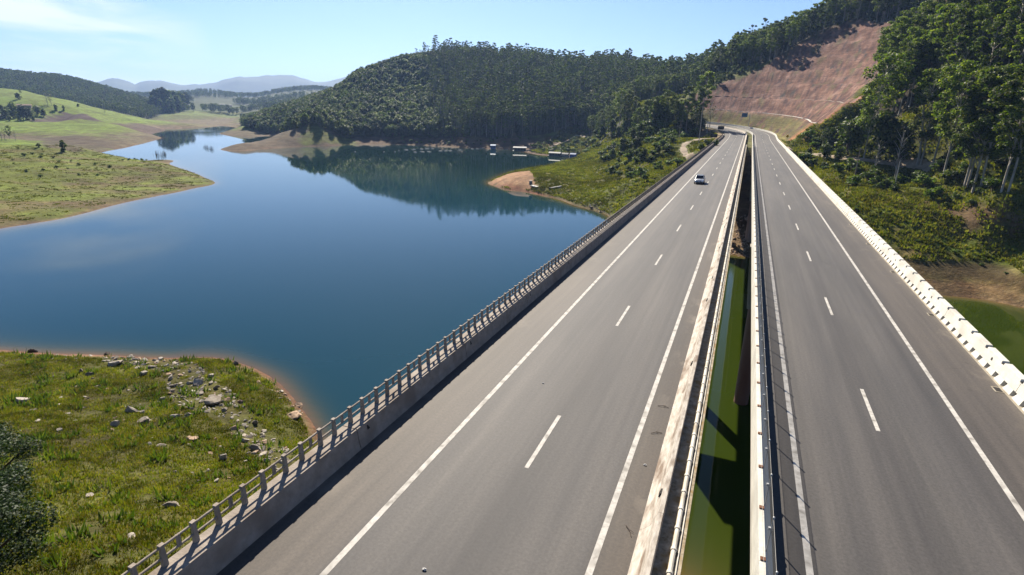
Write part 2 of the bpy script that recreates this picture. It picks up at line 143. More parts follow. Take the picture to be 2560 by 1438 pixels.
PG = {
'plowed': ((-778.0,401.8),(-815.3,437.8),(-844.9,475.8),(-845.9,486.1),(-752.5,469.1),(-757.5,431.0)),
'draw1': ((-569.6,301.8),(-586.5,327.6),(-568.9,334.2),(-521.1,321.6),(-485.7,315.0),(-455.2,285.4),(-335.4,195.5),(-343.4,184.7)),
'draw2': ((-718.6,456.7),(-640.6,456.6),(-746.5,568.8),(-792.2,541.7)),
'field': ((-1411.7,1098.3),(-1450.4,1323.9),(-1240.1,1079.9),(-1193.1,920.7)),
'mound': ((-1192.7,867.7),(-1197.1,1089.8),(-1127.8,1025.6),(-1112.4,812.4)),
'pendirt': ((-116.6,252.5),(-119.9,282.1),(-111.5,296.9),(-85.6,235.2),(-94.8,235.0),(-105.4,241.0)),
'penred': ((-114.5,248.0),(-96.0,237.8),(-84.1,232.1),(-61.4,211.9),(-59.7,206.2),(-90.1,228.0)),
'wedgegreen': ((-382.2,409.6),(-393.2,447.5),(-376.0,440.8),(-368.5,469.6),(-351.2,459.1),(-369.3,402.2)),
'rbare': ((43.9,179.0),(51.1,188.9),(54.6,168.1),(61.8,162.8),(61.6,159.9),(50.8,166.1)),
'rgreen': ((24.6,193.3),(30.1,173.9),(41.8,162.6),(61.4,158.5),(59.7,152.1),(36.4,153.8),(26.6,164.9)),
'rdry': ((34.4,148.8),(39.8,149.8),(58.4,148.0),(55.6,138.3),(38.5,140.8)),
'z_scrubL': ((-92.6,381.5),(-74.2,369.3),(-49.0,334.7),(-32.4,304.5),(-29.4,279.9),(-23.3,244.8),(-27.2,215.5),(-35.8,214.0),(-60.8,269.6),(-88.6,355.9)),
'z_valley': ((-116.2,468.8),(-136.5,556.3),(-85.0,418.3),(-61.0,410.0),(-39.0,359.9),(-30.4,372.3),(-29.0,310.4),(-46.8,320.1),(-74.2,369.3)),
'z_slopeR': ((19.3,241.1),(26.7,235.6),(42.7,225.2),(54.2,211.5),(67.5,184.2),(61.9,165.3),(54.3,165.9),(44.8,179.4),(29.7,193.7),(23.3,221.3)),
'z_bankR': ((23.7,196.6),(29.4,167.9),(41.4,159.9),(60.5,154.7),(56.6,142.2),(36.0,149.6),(26.4,161.7)),
'z_drain': ((24.1,286.2),(28.7,283.0),(38.0,282.2),(37.5,232.4),(31.2,243.6),(25.3,268.0),(22.0,280.2)),
'z_rockN': ((-82.4,44.7),(-78.8,47.4),(-67.5,47.8),(-57.5,44.4),(-46.1,38.8),(-36.3,34.5),(-33.7,30.0),(-37.4,30.9),(-47.6,36.0),(-57.3,37.3),(-67.9,43.5),(-77.8,42.5)),
'z_rockN2': ((-95.4,40.0),(-83.8,45.5),(-73.3,47.3),(-67.6,49.1),(-76.9,44.0),(-89.3,38.1)),
'z_rockN3': ((-82.0,35.3),(-67.9,43.5),(-52.0,35.8),(-38.1,30.6),(-31.7,23.0),(-53.1,28.9),(-60.5,24.9)),
'z_rockS': ((-61.4,50.3),(-55.8,49.1),(-50.3,47.7),(-44.5,44.5),(-44.6,43.3),(-48.8,44.9),(-55.5,47.6)),
'z_rockP': ((-59.5,211.0),(-49.0,207.1),(-37.5,195.5),(-34.2,180.5),(-40.9,186.6),(-50.7,202.4)),
'z_rockP2': ((-53.9,226.3),(-37.2,221.8),(-30.1,215.3),(-35.7,200.2),(-44.1,205.7)),
'z_tuftT': ((-351.0,167.8),(-327.3,186.6),(-301.4,186.0),(-267.9,171.3),(-258.9,133.5),(-270.3,126.8)),
'v_trees': ((-156.8,563.4),(-152.5,584.7),(-131.1,565.5),(-79.0,446.9),(-52.0,445.0),(-30.9,432.0),(-24.3,366.9),(-28.6,366.5),(-38.2,354.4),(-51.8,350.5),(-83.9,414.7),(-115.5,472.6),(-119.2,474.2)),
'v_hillL': ((-923.9,844.9),(-596.3,547.7),(-556.3,526.8),(-535.9,538.0),(-395.5,419.6),(-398.9,442.7),(-385.3,443.7),(-374.5,450.2),(-369.5,464.6),(-372.9,488.6),(-354.1,504.5),(-423.5,581.6),(-458.6,589.5),(-535.2,620.0),(-615.3,629.4),(-877.3,834.9)),
'v_cuttop': ((-30.9,453.9),(-23.7,457.2),(-10.8,457.6),(3.1,457.2),(16.6,457.0),(17.3,465.3),(-13.7,500.7),(-49.8,657.2)),
'z_boat': ((-182.2,488.7),(-168.2,528.0),(-161.5,572.4),(-121.2,495.0),(-96.6,397.9),(-129.2,450.7),(-148.7,446.9)),
'z_bank': ((-337.1,479.4),(-332.5,501.3),(-293.6,515.8),(-248.6,516.9),(-206.9,520.5),(-185.8,508.8),(-199.8,493.1),(-261.8,482.6),(-319.7,481.4)),
'z_edgeR': ((40.0,233.2),(48.3,226.6),(55.4,209.8),(57.0,189.7),(60.1,183.7),(61.1,166.8),(67.3,183.2),(59.2,188.4),(56.2,218.4),(46.4,229.1)),
}
MT = [(-1.0714, 0.01362), (-1.0283, 0.01655), (-0.9967, 0.03072), (-0.9849, 0.03226), (-0.9739, 0.02847), (-0.9636, 0.02457), (-0.9581, 0.02853), (-0.9447, 0.03067), (-0.9324, 0.03004), (-0.9176, 0.02838), (-0.9078, 0.02595), (-0.8816, 0.02682), (-0.8652, 0.03021), (-0.8484, 0.03479), (-0.8256, 0.04077), (-0.8031, 0.04043), (-0.7885, 0.04329), (-0.7768, 0.04488), (-0.7563, 0.04502), (-0.7417, 0.04315), (-0.7299, 0.04054), (-0.7182, 0.03669), (-0.7092, 0.03453), (-0.6903, 0.03933), (-0.6776, 0.04337), (-0.665, 0.04496), (-0.6142, 0.04208), (-0.5157, 0.03498), (-0.3799, 0.02787), (-0.1777, 0.02425), (0.0665, 0.01471), (0.3059, 0.01195)]
TLAB = ['dark leafy tree in the clump beside the ploughed field', 'dark leaning tree alone high on the green left hill', 'thin tree on the crest of the green left hill', 'tall sparse tree standing open on the green left hillside', 'left one of two dark egg shaped trees on the green hillside', 'right one of two dark egg shaped trees on the green hillside', 'small round tree between the egg shaped trees and the forest', 'broad dark tree at the forest edge of the green hill', 'thin flat topped tree low on the green hill edge', 'lone yellow green tree on the crest of the grassy headland', 'dark round bush on the crest of the grassy headland', 'green tree beside bare trees at the left picture edge', 'bare grey tree at the left end of the grassy headland', 'tall dark tree of the far clump above the channel', 'dark round tree at the top of the slope above the houseboats', 'dark round bush halfway up the slope above the houseboats', 'slender yellow green eucalyptus in the valley left of the motorway bend', 'grey half bare tree in the shaded valley', 'dark narrow tree in the valley left of the motorway bend', 'bright green eucalyptus left of the power pole by the motorway bend', 'eucalyptus just behind the dark bush by the motorway bend', 'tallest dark eucalyptus beside the red cutting at the motorway bend', 'thin small tree in front of the red cutting', 'big dark bushy tree at the verge of the motorway bend', 'dark bushy tree at the foot of the valley eucalypts', 'dark bushy tree on the scrubby headland left of the motorway', 'big crooked eucalyptus with pale trunk in front of the cutting', 'leafy green tree around the foot of the big crooked eucalyptus', 'thin sparse tree on the bank right of the motorway', 'tall pale trunked eucalyptus at the front edge of the right forest', 'dark round bushy tree below the dirt path on the right', 'dark leafy tree at the left edge of the near hill', 'green bush between the dirt track and the motorway parapet', 'small bush on the low islet']
TREES = ((-823.9,414.5,18.4,'b',0),(-786.9,405.4,16.9,'b',0),(-790.1,413.4,14.3,'b',0),(-822.6,405.4,11.3,'b',0),(-821.3,439.2,12.3,'b',0),(-820.4,445.1,9.6,'b',0),(-783.2,399.4,7.1,'b',0),(-793.0,394.4,6.2,'b',0),(-777.9,410.2,5.4,'b',0),(-865.0,424.2,8.5,'b',0),(-945.0,486.2,8.8,'b',1),(-1001.7,520.2,8.6,'e',2),(-863.0,476.0,16.1,'d',3),(-865.6,481.7,14.1,'d',3),(-850.1,476.9,8.5,'o',4),(-851.3,487.2,7.6,'o',5),(-886.3,527.0,4.7,'b',6),(-1279.5,775.6,11.2,'b',7),(-844.2,534.7,8.6,'d',8),(-332.4,185.8,6.9,'o',9),(-349.1,183.6,2.2,'s',10),(-572.2,281.2,11.6,'e',11),(-544.0,261.9,12.7,'d',12),(-547.2,265.6,9.2,'d',12),(-549.6,274.0,8.2,'d',12),(-1233.0,897.8,50.7,'o',13),(-1217.2,900.1,55.7,'o',13),(-1209.2,908.6,52.0,'o',13),(-1286.9,983.0,50.2,'o',13),(-1299.9,1009.4,48.2,'o',13),(-1347.3,1061.6,43.5,'o',13),(-1192.4,875.9,33.0,'o',13),(-1176.3,890.2,35.0,'o',13),(-1217.0,871.9,28.5,'o',13),(-1205.1,898.7,42.1,'o',13),(-1198.5,922.0,39.2,'o',13),(-149.8,573.5,8.2,'o',14),(-145.3,560.8,5.4,'s',15),(-129.3,558.1,30.3,'e',16),(-93.0,439.7,26.0,'e',16),(-84.4,418.4,20.1,'e',16),(-75.9,415.7,18.0,'e',16),(-65.6,412.7,14.5,'e',16),(-47.0,356.9,20.5,'e',16),(-42.9,360.7,16.5,'e',16),(-153.5,588.2,26.0,'d',17),(-141.2,573.5,23.8,'d',17),(-159.9,584.1,15.8,'d',17),(-53.1,358.2,16.6,'o',18),(-49.3,352.4,13.2,'o',18),(-35.5,361.8,26.4,'e',19),(-32.4,379.6,26.6,'e',20),(-28.4,378.4,32.8,'e',21),(-23.7,382.0,14.8,'d',22),(-32.5,373.7,10.5,'b',23),(-27.6,371.1,9.0,'b',23),(-92.9,416.7,11.2,'b',24),(-81.8,408.3,9.8,'b',24),(-60.5,347.8,7.4,'b',24),(-85.8,405.0,8.2,'b',24),(-65.0,349.7,6.5,'b',24),(-53.6,338.0,7.2,'b',24),(-109.0,453.2,10.4,'b',24),(-66.9,331.5,8.1,'b',25),(-53.9,304.5,8.2,'b',25),(-68.1,310.1,6.9,'b',25),(-44.4,271.7,5.1,'b',25),(-54.0,283.9,5.1,'b',25),(-38.3,272.9,4.0,'b',25),(38.6,231.6,34.1,'g',26),(34.3,237.8,12.6,'b',27),(32.3,270.4,9.7,'b',27),(36.4,275.6,11.3,'b',27),(43.0,228.7,15.8,'b',27),(47.8,226.2,12.3,'b',27),(30.1,274.1,7.4,'b',27),(45.6,215.7,16.3,'d',28),(51.9,220.8,21.0,'d',28),(40.1,218.6,10.3,'d',28),(55.5,186.0,30.2,'e',29),(56.3,185.9,29.2,'e',29),(56.7,183.2,30.8,'e',29),(58.1,182.7,31.4,'e',29),(58.1,168.6,27.0,'e',29),(58.9,167.6,27.6,'e',29),(52.8,220.1,29.1,'e',29),(55.1,216.4,30.8,'e',29),(52.9,194.5,29.6,'e',29),(26.7,235.6,6.0,'b',30),(21.9,240.5,4.4,'b',30),(30.8,231.9,5.0,'b',30),(-46.8,16.0,5.8,'n',31),(-40.1,12.1,6.5,'n',31),(-31.9,9.3,6.0,'n',31),(-14.4,240.4,3.1,'s',32),(-12.2,242.5,3.1,'s',32),(-17.4,245.2,3.0,'s',32),(-294.5,191.0,1.2,'s',33),(-296.9,195.5,1.2,'s',33),(-367.8,246.9,2.8,'s',33),(-362.3,247.1,2.1,'s',33),(-357.3,246.5,1.2,'s',33))
ROCKS = [(-76.3, 42.8, 2.72, 1.43, 'large pale slab of rock near the water on the near left hill', 'p'), (-59.0, 33.8, 1.77, 1.25, 'whitest square boulder in the middle of the near left hill', 'w'), (-72.5, 30.4, 2.35, 0.82, 'flat pale boulder beside the dark tree at the left edge', 'p'), (-56.3, 30.5, 1.18, 0.79, 'white round boulder below the whitest square boulder', 'w'), (-55.2, 32.8, 1.39, 0.69, 'grey flat boulder right of the white boulders', 'g'), (-94.1, 42.3, 1.96, 1.2, 'dark block of rock with a small bush beside it at the waterline', 'd'), (-62.2, 50.2, 1.2, 1.08, 'dark squared boulder standing at the point of the red beach', 'd'), (-83.2, 46.0, 1.12, 0.98, 'small dark boulder at the crest above the water', 'd'), (-77.3, 39.3, 1.03, 1.03, 'left one of two dark boulders in the grass', 'd'), (-75.1, 39.1, 1.38, 1.13, 'right one of two dark boulders in the grass', 'd'), (-44.6, 42.7, 2.54, 1.27, 'biggest brown slab of the stack at the end of the red beach', 'b'), (-47.1, 45.9, 1.34, 0.93, 'brown boulder leaning on top of the beach stack', 'b'), (-60.1, 42.9, 1.9, 1.12, 'pale tilted slab at the top of the rubble band', 'p'), (-68.8, 41.8, 1.45, 0.72, 'cream coloured boulder between grass and the rubble band', 'w'), (-53.6, 39.5, 2.26, 1.33, 'grey boulder heap in the middle of the rubble band', 'g'), (-40.0, 33.2, 1.68, 0.92, 'large grey boulder at the lower end of the rubble band', 'g'), (-35.0, 21.4, 1.57, 0.55, 'low grey straw coloured boulder in the grass above the railing', 'g'), (-42.3, 20.1, 0.83, 0.45, 'small pale boulder low on the near hill', 'p'), (-32.2, 16.8, 0.8, 0.43, 'pale boulder close to the railing near the bottom', 'p'), (-53.2, 34.9, 1.18, 0.59, 'small white boulder left of the rubble band', 'w'), (-59.2, 37.6, 0.96, 0.53, 'smallest white boulder left of the rubble band', 'w'), (-40.4, 30.0, 1.14, 0.9, 'upright pale boulder below the rubble band', 'p'), (-46.7, 31.6, 1.34, 0.62, 'pinkish boulder right of the middle of the near hill', 'b')]
PL = {'pole': ((-22.2,293.1,17.1,'',''),(-32.9,304.3,9.9,'',''),(-23.5,363.3,7.4,'',''),(32.7,205.3,9.4,'',''),(42.2,197.3,7.7,'','')),
'pathR': ((13.6,244.6),(18.4,266.2),(23.6,263.6),(26.0,243.5),(31.6,234.5),(38.4,229.7),(43.5,227.9),(48.2,225.5),(52.8,221.0),(55.8,215.5)),
'pathL': ((-16.0,323.2),(-20.5,316.4),(-25.5,305.4),(-27.9,292.5),(-28.8,285.7),(-27.5,277.0),(-25.3,269.2),(-21.1,244.6)),
'pathS': ((-127.5,506.4),(-143.6,524.9),(-154.3,534.8),(-157.0,524.2),(-160.8,511.5),(-163.3,495.5),(-163.3,480.9)),
'blue': (-213.8,472.4),
'white': (-185.9,468.4),
'green': (-141.0,431.9),
'tank': (-124.0,425.1),
'floats': ((-295.2,379.0),(-276.5,392.3),(-269.1,397.5),(-274.2,410.5),(-274.1,422.1),(-271.7,429.9),(-268.6,438.3),(-267.2,445.6),(-263.2,448.6),(-250.9,410.5),(-246.3,413.8),(-253.5,403.3),(-243.1,427.2),(-241.5,434.1),(-238.4,436.3),(-233.8,445.5),(-231.9,465.4),(-230.6,472.8),(-228.6,479.6),(-204.1,479.4)),
'beach': ((-177.6,471.5),(-178.8,480.9),(-179.5,487.9),(-172.9,462.1),(-166.9,463.9),(-173.9,479.9),(-167.4,475.7),(-176.0,489.8),(-160.9,453.3),(-162.6,494.4),(-168.1,455.1),(-158.3,457.2)),
'raft': ((-89.8,240.5),(-86.3,236.5),(-75.9,234.2)),
'shed': ((-1444.6,1254.0),(-1422.6,1261.1),(-832.9,405.6),(-857.6,445.9)),
'sand': ((-151.4,580.8),),
'gaprock': (0.45,168.8),
'reeds': ((-412.3,338.3),(-403.1,333.6),(-421.8,343.1),(-388.4,275.7),(-380.0,273.1),(-386.7,281.1),(-112.7,255.0)),
'mt': (),
}

T = Terr(CTRL)
# ================================================================ helpers
def tag(o, label=None, cat=None, group=None, kind=None):
    if label: o['label'] = label
    if cat: o['category'] = cat
    if group: o['group'] = group
    if kind: o['kind'] = kind
    return o
def link(o, parent=None):
    COL.objects.link(o)
    if parent: o.parent = parent
    return o
def empty(name, loc=(0, 0, 0), rz=0, **k):
    o = bpy.data.objects.new(name, None); o.location = loc; o.rotation_euler = (0, 0, rz); o.empty_display_size = .3
    link(o); tag(o, **k); return o
def mesh_np(name, V, F, mats, parent=None, smooth=False, mi=None, uv=None, attrs=None):
    """V (n,3); F (m,k) int array all same k or list of arrays"""
    me = bpy.data.meshes.new(name)
    Fs = F if isinstance(F, list) else [F]
    Fs = [np.asarray(f, np.int32) for f in Fs if len(f)]
    me.vertices.add(len(V)); me.vertices.foreach_set('co', np.asarray(V, np.float32).ravel())
    nl = sum(f.size for f in Fs); npol = sum(len(f) for f in Fs)
    me.loops.add(nl); me.polygons.add(npol)
    me.loops.foreach_set('vertex_index', np.concatenate([f.ravel() for f in Fs]))
    tot = np.concatenate([np.full(len(f), f.shape[1], np.int32) for f in Fs])
    st = np.concatenate([[0], np.cumsum(tot)[:-1]]).astype(np.int32)
    me.polygons.foreach_set('loop_start', st)
    try: me.polygons.foreach_set('loop_total', tot)
    except Exception: pass
    me.polygons.foreach_set('use_smooth', np.full(npol, bool(smooth)))
    for m in (mats if isinstance(mats, (list, tuple)) else [mats]): me.materials.append(m)
    if mi is not None: me.polygons.foreach_set('material_index', np.asarray(mi, np.int32))
    if uv is not None:
        ul = me.uv_layers.new(name='UVMap'); vi = np.concatenate([f.ravel() for f in Fs])
        ul.data.foreach_set('uv', np.asarray(uv, np.float32)[vi].ravel())
    for k, a in (attrs or {}).items():
        if a.ndim == 2:
            at = me.attributes.new(k, 'FLOAT_COLOR', 'POINT'); c = np.ones((len(V), 4), np.float32); c[:, :3] = a
            at.data.foreach_set('color', c.ravel())
        else:
            at = me.attributes.new(k, 'FLOAT', 'POINT'); at.data.foreach_set('value', a.astype(np.float32))
    me.update(); me.validate()
    o = bpy.data.objects.new(name, me); link(o, parent); return o
class MB:
    def __init__(s): s.v = []; s.f = []; s.m = []; s.cur = 0
    def add(s, vs, fs):
        b = len(s.v); s.v += [tuple(v) for v in vs]; s.f += [tuple(i+b for i in f) for f in fs]; s.m += [s.cur]*len(fs)
    def box(s, x0, x1, y0, y1, z0, z1):
        s.add([(x0, y0, z0), (x1, y0, z0), (x1, y1, z0), (x0, y1, z0), (x0, y0, z1), (x1, y0, z1), (x1, y1, z1), (x0, y1, z1)],
              [(3, 2, 1, 0), (4, 5, 6, 7), (0, 1, 5, 4), (1, 2, 6, 5), (2, 3, 7, 6), (3, 0, 4, 7)])
    def hexa(s, lo, hi):
        s.add(list(lo)+list(hi), [(3, 2, 1, 0), (4, 5, 6, 7), (0, 1, 5, 4), (1, 2, 6, 5), (2, 3, 7, 6), (3, 0, 4, 7)])
    def tube(s, pts, rad, n=8, cap=True):
        pts = [Vector(p) for p in pts]; rad = rad if isinstance(rad, (list, tuple)) else [rad]*len(pts)
        b = len(s.v); up = None
        for i, p in enumerate(pts):
            d = (pts[min(i+1, len(pts)-1)]-pts[max(i-1, 0)]).normalized()
            if up is None: up = Vector((0, 0, 1)) if abs(d.z) < .9 else Vector((1, 0, 0))
            a = d.cross(up)
            if a.length < 1e-3: a = d.cross(Vector((0, 1, 0)))
            a.normalize(); c = d.cross(a); up = -c if False else up
            for k in range(n):
                t = k/n*6.28318
                s.v.append(tuple(p+(a*math.cos(t)+c*math.sin(t))*rad[i]))
        for i in range(len(pts)-1):
            for k in range(n):
                k2 = (k+1) % n
                s.f.append((b+i*n+k, b+i*n+k2, b+(i+1)*n+k2, b+(i+1)*n+k)); s.m.append(s.cur)
        if cap:
            s.f.append(tuple(b+k for k in range(n))); s.f.append(tuple(b+(len(pts)-1)*n+k for k in range(n))[::-1]); s.m += [s.cur]*2
    def ell(s, c, r, nu=10, nv=6):
        b = len(s.v)
        for j in range(nv+1):
            ph = math.pi*j/nv
            for i in range(nu):
                th = 6.28318*i/nu
                s.v.append((c[0]+r[0]*math.sin(ph)*math.cos(th), c[1]+r[1]*math.sin(ph)*math.sin(th), c[2]+r[2]*math.cos(ph)))
        for j in range(nv):
            for i in range(nu):
                s.f.append((b+j*nu+i, b+(j+1)*nu+i, b+(j+1)*nu+(i+1) % nu, b+j*nu+(i+1) % nu)); s.m.append(s.cur)
    def build(s, name, mats, parent=None, smooth=False, bevel=0):
        me = bpy.data.meshes.new(name); me.from_pydata(s.v, [], s.f)
        for m in (mats if isinstance(mats, (list, tuple)) else [mats]): me.materials.append(m)
        me.polygons.foreach_set('material_index', s.m)
        if smooth: me.polygons.foreach_set('use_smooth', [True]*len(s.f))
        me.update(); me.validate()
        o = bpy.data.objects.new(name, me); link(o, parent)
        if bevel:
            b = o.modifiers.new('bevel', 'BEVEL'); b.width = bevel; b.segments = 2; b.limit_method = 'ANGLE'
        return o
def sweep(name, prof, s0, s1, mat, step=3., closed=True, parent=None, smooth=False):
    n = max(2, int(abs(s1-s0)/step)+1) if s1 > 300 else 2 if s1 < 300 and s1-s0 < 60 else max(2, int((s1-s0)/6)+1)
    S = np.linspace(s0, s1, n); k = len(prof); V = []; U = []
    for (o, z) in prof:
        x, y, zz, th = road(S, o, z); V.append(np.stack([x, y, zz], 1)); U.append(np.stack([np.full(n, o), S], 1))
    V = np.stack(V, 1).reshape(-1, 3); U = np.stack(U, 1).reshape(-1, 2)
    F = []; kk = k if closed else k-1
    for i in range(n-1):
        for j in range(kk):
            j2 = (j+1) % k
            F.append((i*k+j, i*k+j2, (i+1)*k+j2, (i+1)*k+j))
    fl = [np.array(F)]
    if closed:
        fl.append(np.array([list(range(k))[::-1]])); fl.append(np.array([[(n-1)*k+j for j in range(k)]]))
    return mesh_np(name, V, fl, mat, parent, smooth, uv=U)
# ---------------------------------------------------------------- materials
def nodes(name):
    m = bpy.data.materials.new(name); m.use_nodes = True; n = m.node_tree.nodes
    return m, n, m.node_tree.links, n['Principled BSDF']
def cmat(name, c1, c2=None, scale=3., rough=.8, bump=0., bscale=None, stretch=(1, 1, 1), detail=6, metal=0., coord='Object', spec=.3, c3=None, big=.25):
    m, n, l, b = nodes(name)
    b.inputs['Roughness'].default_value = rough; b.inputs['Metallic'].default_value = metal
    b.inputs['Specular IOR Level'].default_value = spec
    if c2 is None:
        b.inputs['Base Color'].default_value = (*c1, 1); 
        if not bump: return m
    t = n.new('ShaderNodeTexCoord'); mp = n.new('ShaderNodeMapping'); mp.inputs['Scale'].default_value = stretch
    if coord == 'Geo':
        g = n.new('ShaderNodeNewGeometry'); l.new(g.outputs['Position'], mp.inputs[0])
    else: l.new(t.outputs[coord], mp.inputs[0])
    if c2 is not None:
        z = n.new('ShaderNodeTexNoise'); z.inputs['Scale'].default_value = scale; z.inputs['Detail'].default_value = detail; z.inputs['Roughness'].default_value = .65
        l.new(mp.outputs[0], z.inputs['Vector'])
        r = n.new('ShaderNodeValToRGB'); r.color_ramp.elements[0].position = .32; r.color_ramp.elements[1].position = .68
        r.color_ramp.elements[0].color = (*c1, 1); r.color_ramp.elements[1].color = (*c2, 1)
        l.new(z.outputs['Fac'], r.inputs[0]); out = r.outputs[0]
        if c3 is not None:
            z2 = n.new('ShaderNodeTexNoise'); z2.inputs['Scale'].default_value = scale*big; z2.inputs['Detail'].default_value = 5
            l.new(mp.outputs[0], z2.inputs['Vector'])
            r2 = n.new('ShaderNodeValToRGB'); r2.color_ramp.elements[0].position = .5; r2.color_ramp.elements[1].position = .66; l.new(z2.outputs['Fac'], r2.inputs[0])
            x = n.new('ShaderNodeMixRGB'); l.new(r2.outputs[0], x.inputs[0]); l.new(out, x.inputs[1]); x.inputs[2].default_value = (*c3, 1); out = x.outputs[0]
        l.new(out, b.inputs['Base Color'])
    if bump:
        z = n.new('ShaderNodeTexNoise'); z.inputs['Scale'].default_value = bscale or scale*4; z.inputs['Detail'].default_value = 6
        l.new(mp.outputs[0], z.inputs['Vector'])
        bp = n.new('ShaderNodeBump'); bp.inputs['Strength'].default_value = min(1, bump); bp.inputs['Distance'].default_value = .05*max(1, bump)
        l.new(z.outputs['Fac'], bp.inputs['Height']); l.new(bp.outputs[0], b.inputs['Normal'])
    return m
M = {}
M['conc'] = cmat('concrete weathered', (.20, .165, .13), (.30, .255, .21), 2.2, .85, .35, 14, coord='Geo', c3=(.19, .15, .115), big=.35)
M['conc_dark'] = cmat('concrete stained', (.13, .115, .10), (.23, .20, .17), 1.5, .9, .35, 12, coord='Geo', c3=(.10, .08, .06))
M['conc_white'] = cmat('concrete pale', (.47, .45, .39), (.60, .58, .51), 2.6, .8, .3, 12, coord='Geo', c3=(.42, .395, .34))
M['conc_dust'] = cmat('concrete dusty', (.26, .22, .175), (.50, .455, .39), 6, .85, .4, 12, coord='Geo', stretch=(1, .3, 1), c3=(.17, .125, .09), big=.4)
M['ledge'] = cmat('concrete ledge moss', (.16, .12, .065), (.42, .36, .27), 5, .9, .3, 12, coord='Geo', c3=(.20, .13, .05), big=.5)
M['hole_shade'] = cmat('painted hole shade', (.015, .012, .01))  # near-black colour that stands for the shade inside recesses
M['paint'] = cmat('road paint', (.30, .285, .255), (.54, .51, .46), 5, .75, .2, 30, coord='Geo', c3=(.22, .205, .18), big=.5)
M['steel'] = cmat('galvanised steel', (.30, .31, .31), (.42, .42, .41), 4, .5, metal=.4)
M['rust'] = cmat('rusty steel', (.10, .035, .015), (.16, .07, .03), 6, .8)
M['pvc'] = cmat('plastic pipe', (.50, .46, .38), (.62, .58, .50), 3, .5, c3=(.30, .25, .18))
M['pier'] = cmat('pier concrete', (.22, .13, .09), (.30, .22, .17), .6, .9, .3, 6, coord='Geo', stretch=(1, 1, .2), c3=(.16, .06, .035))
M['girder'] = cmat('girder concrete', (.24, .22, .19), (.34, .31, .27), .8, .85, .2, 8, coord='Geo')
M['wood'] = cmat('pole wood', (.14, .11, .08), (.22, .18, .14), 8, .85)
M['polec'] = cmat('pole concrete', (.30, .28, .25), (.38, .36, .33), 5, .8)
M['bark'] = cmat('bark pale', (.20, .17, .13), (.40, .36, .30), 1.2, .85, .3, 8, stretch=(1, 1, .25))
M['barkd'] = cmat('bark dark', (.06, .045, .03), (.12, .09, .06), 2, .9)
M['path'] = cmat('dirt path', (.20, .15, .10), (.34, .27, .19), 1.2, .95, .5, 8, coord='Geo', c3=(.15, .11, .07))
M['paper'] = cmat('paper', (.36, .35, .33))
M['stick'] = cmat('dry stick', (.05, .035, .025))
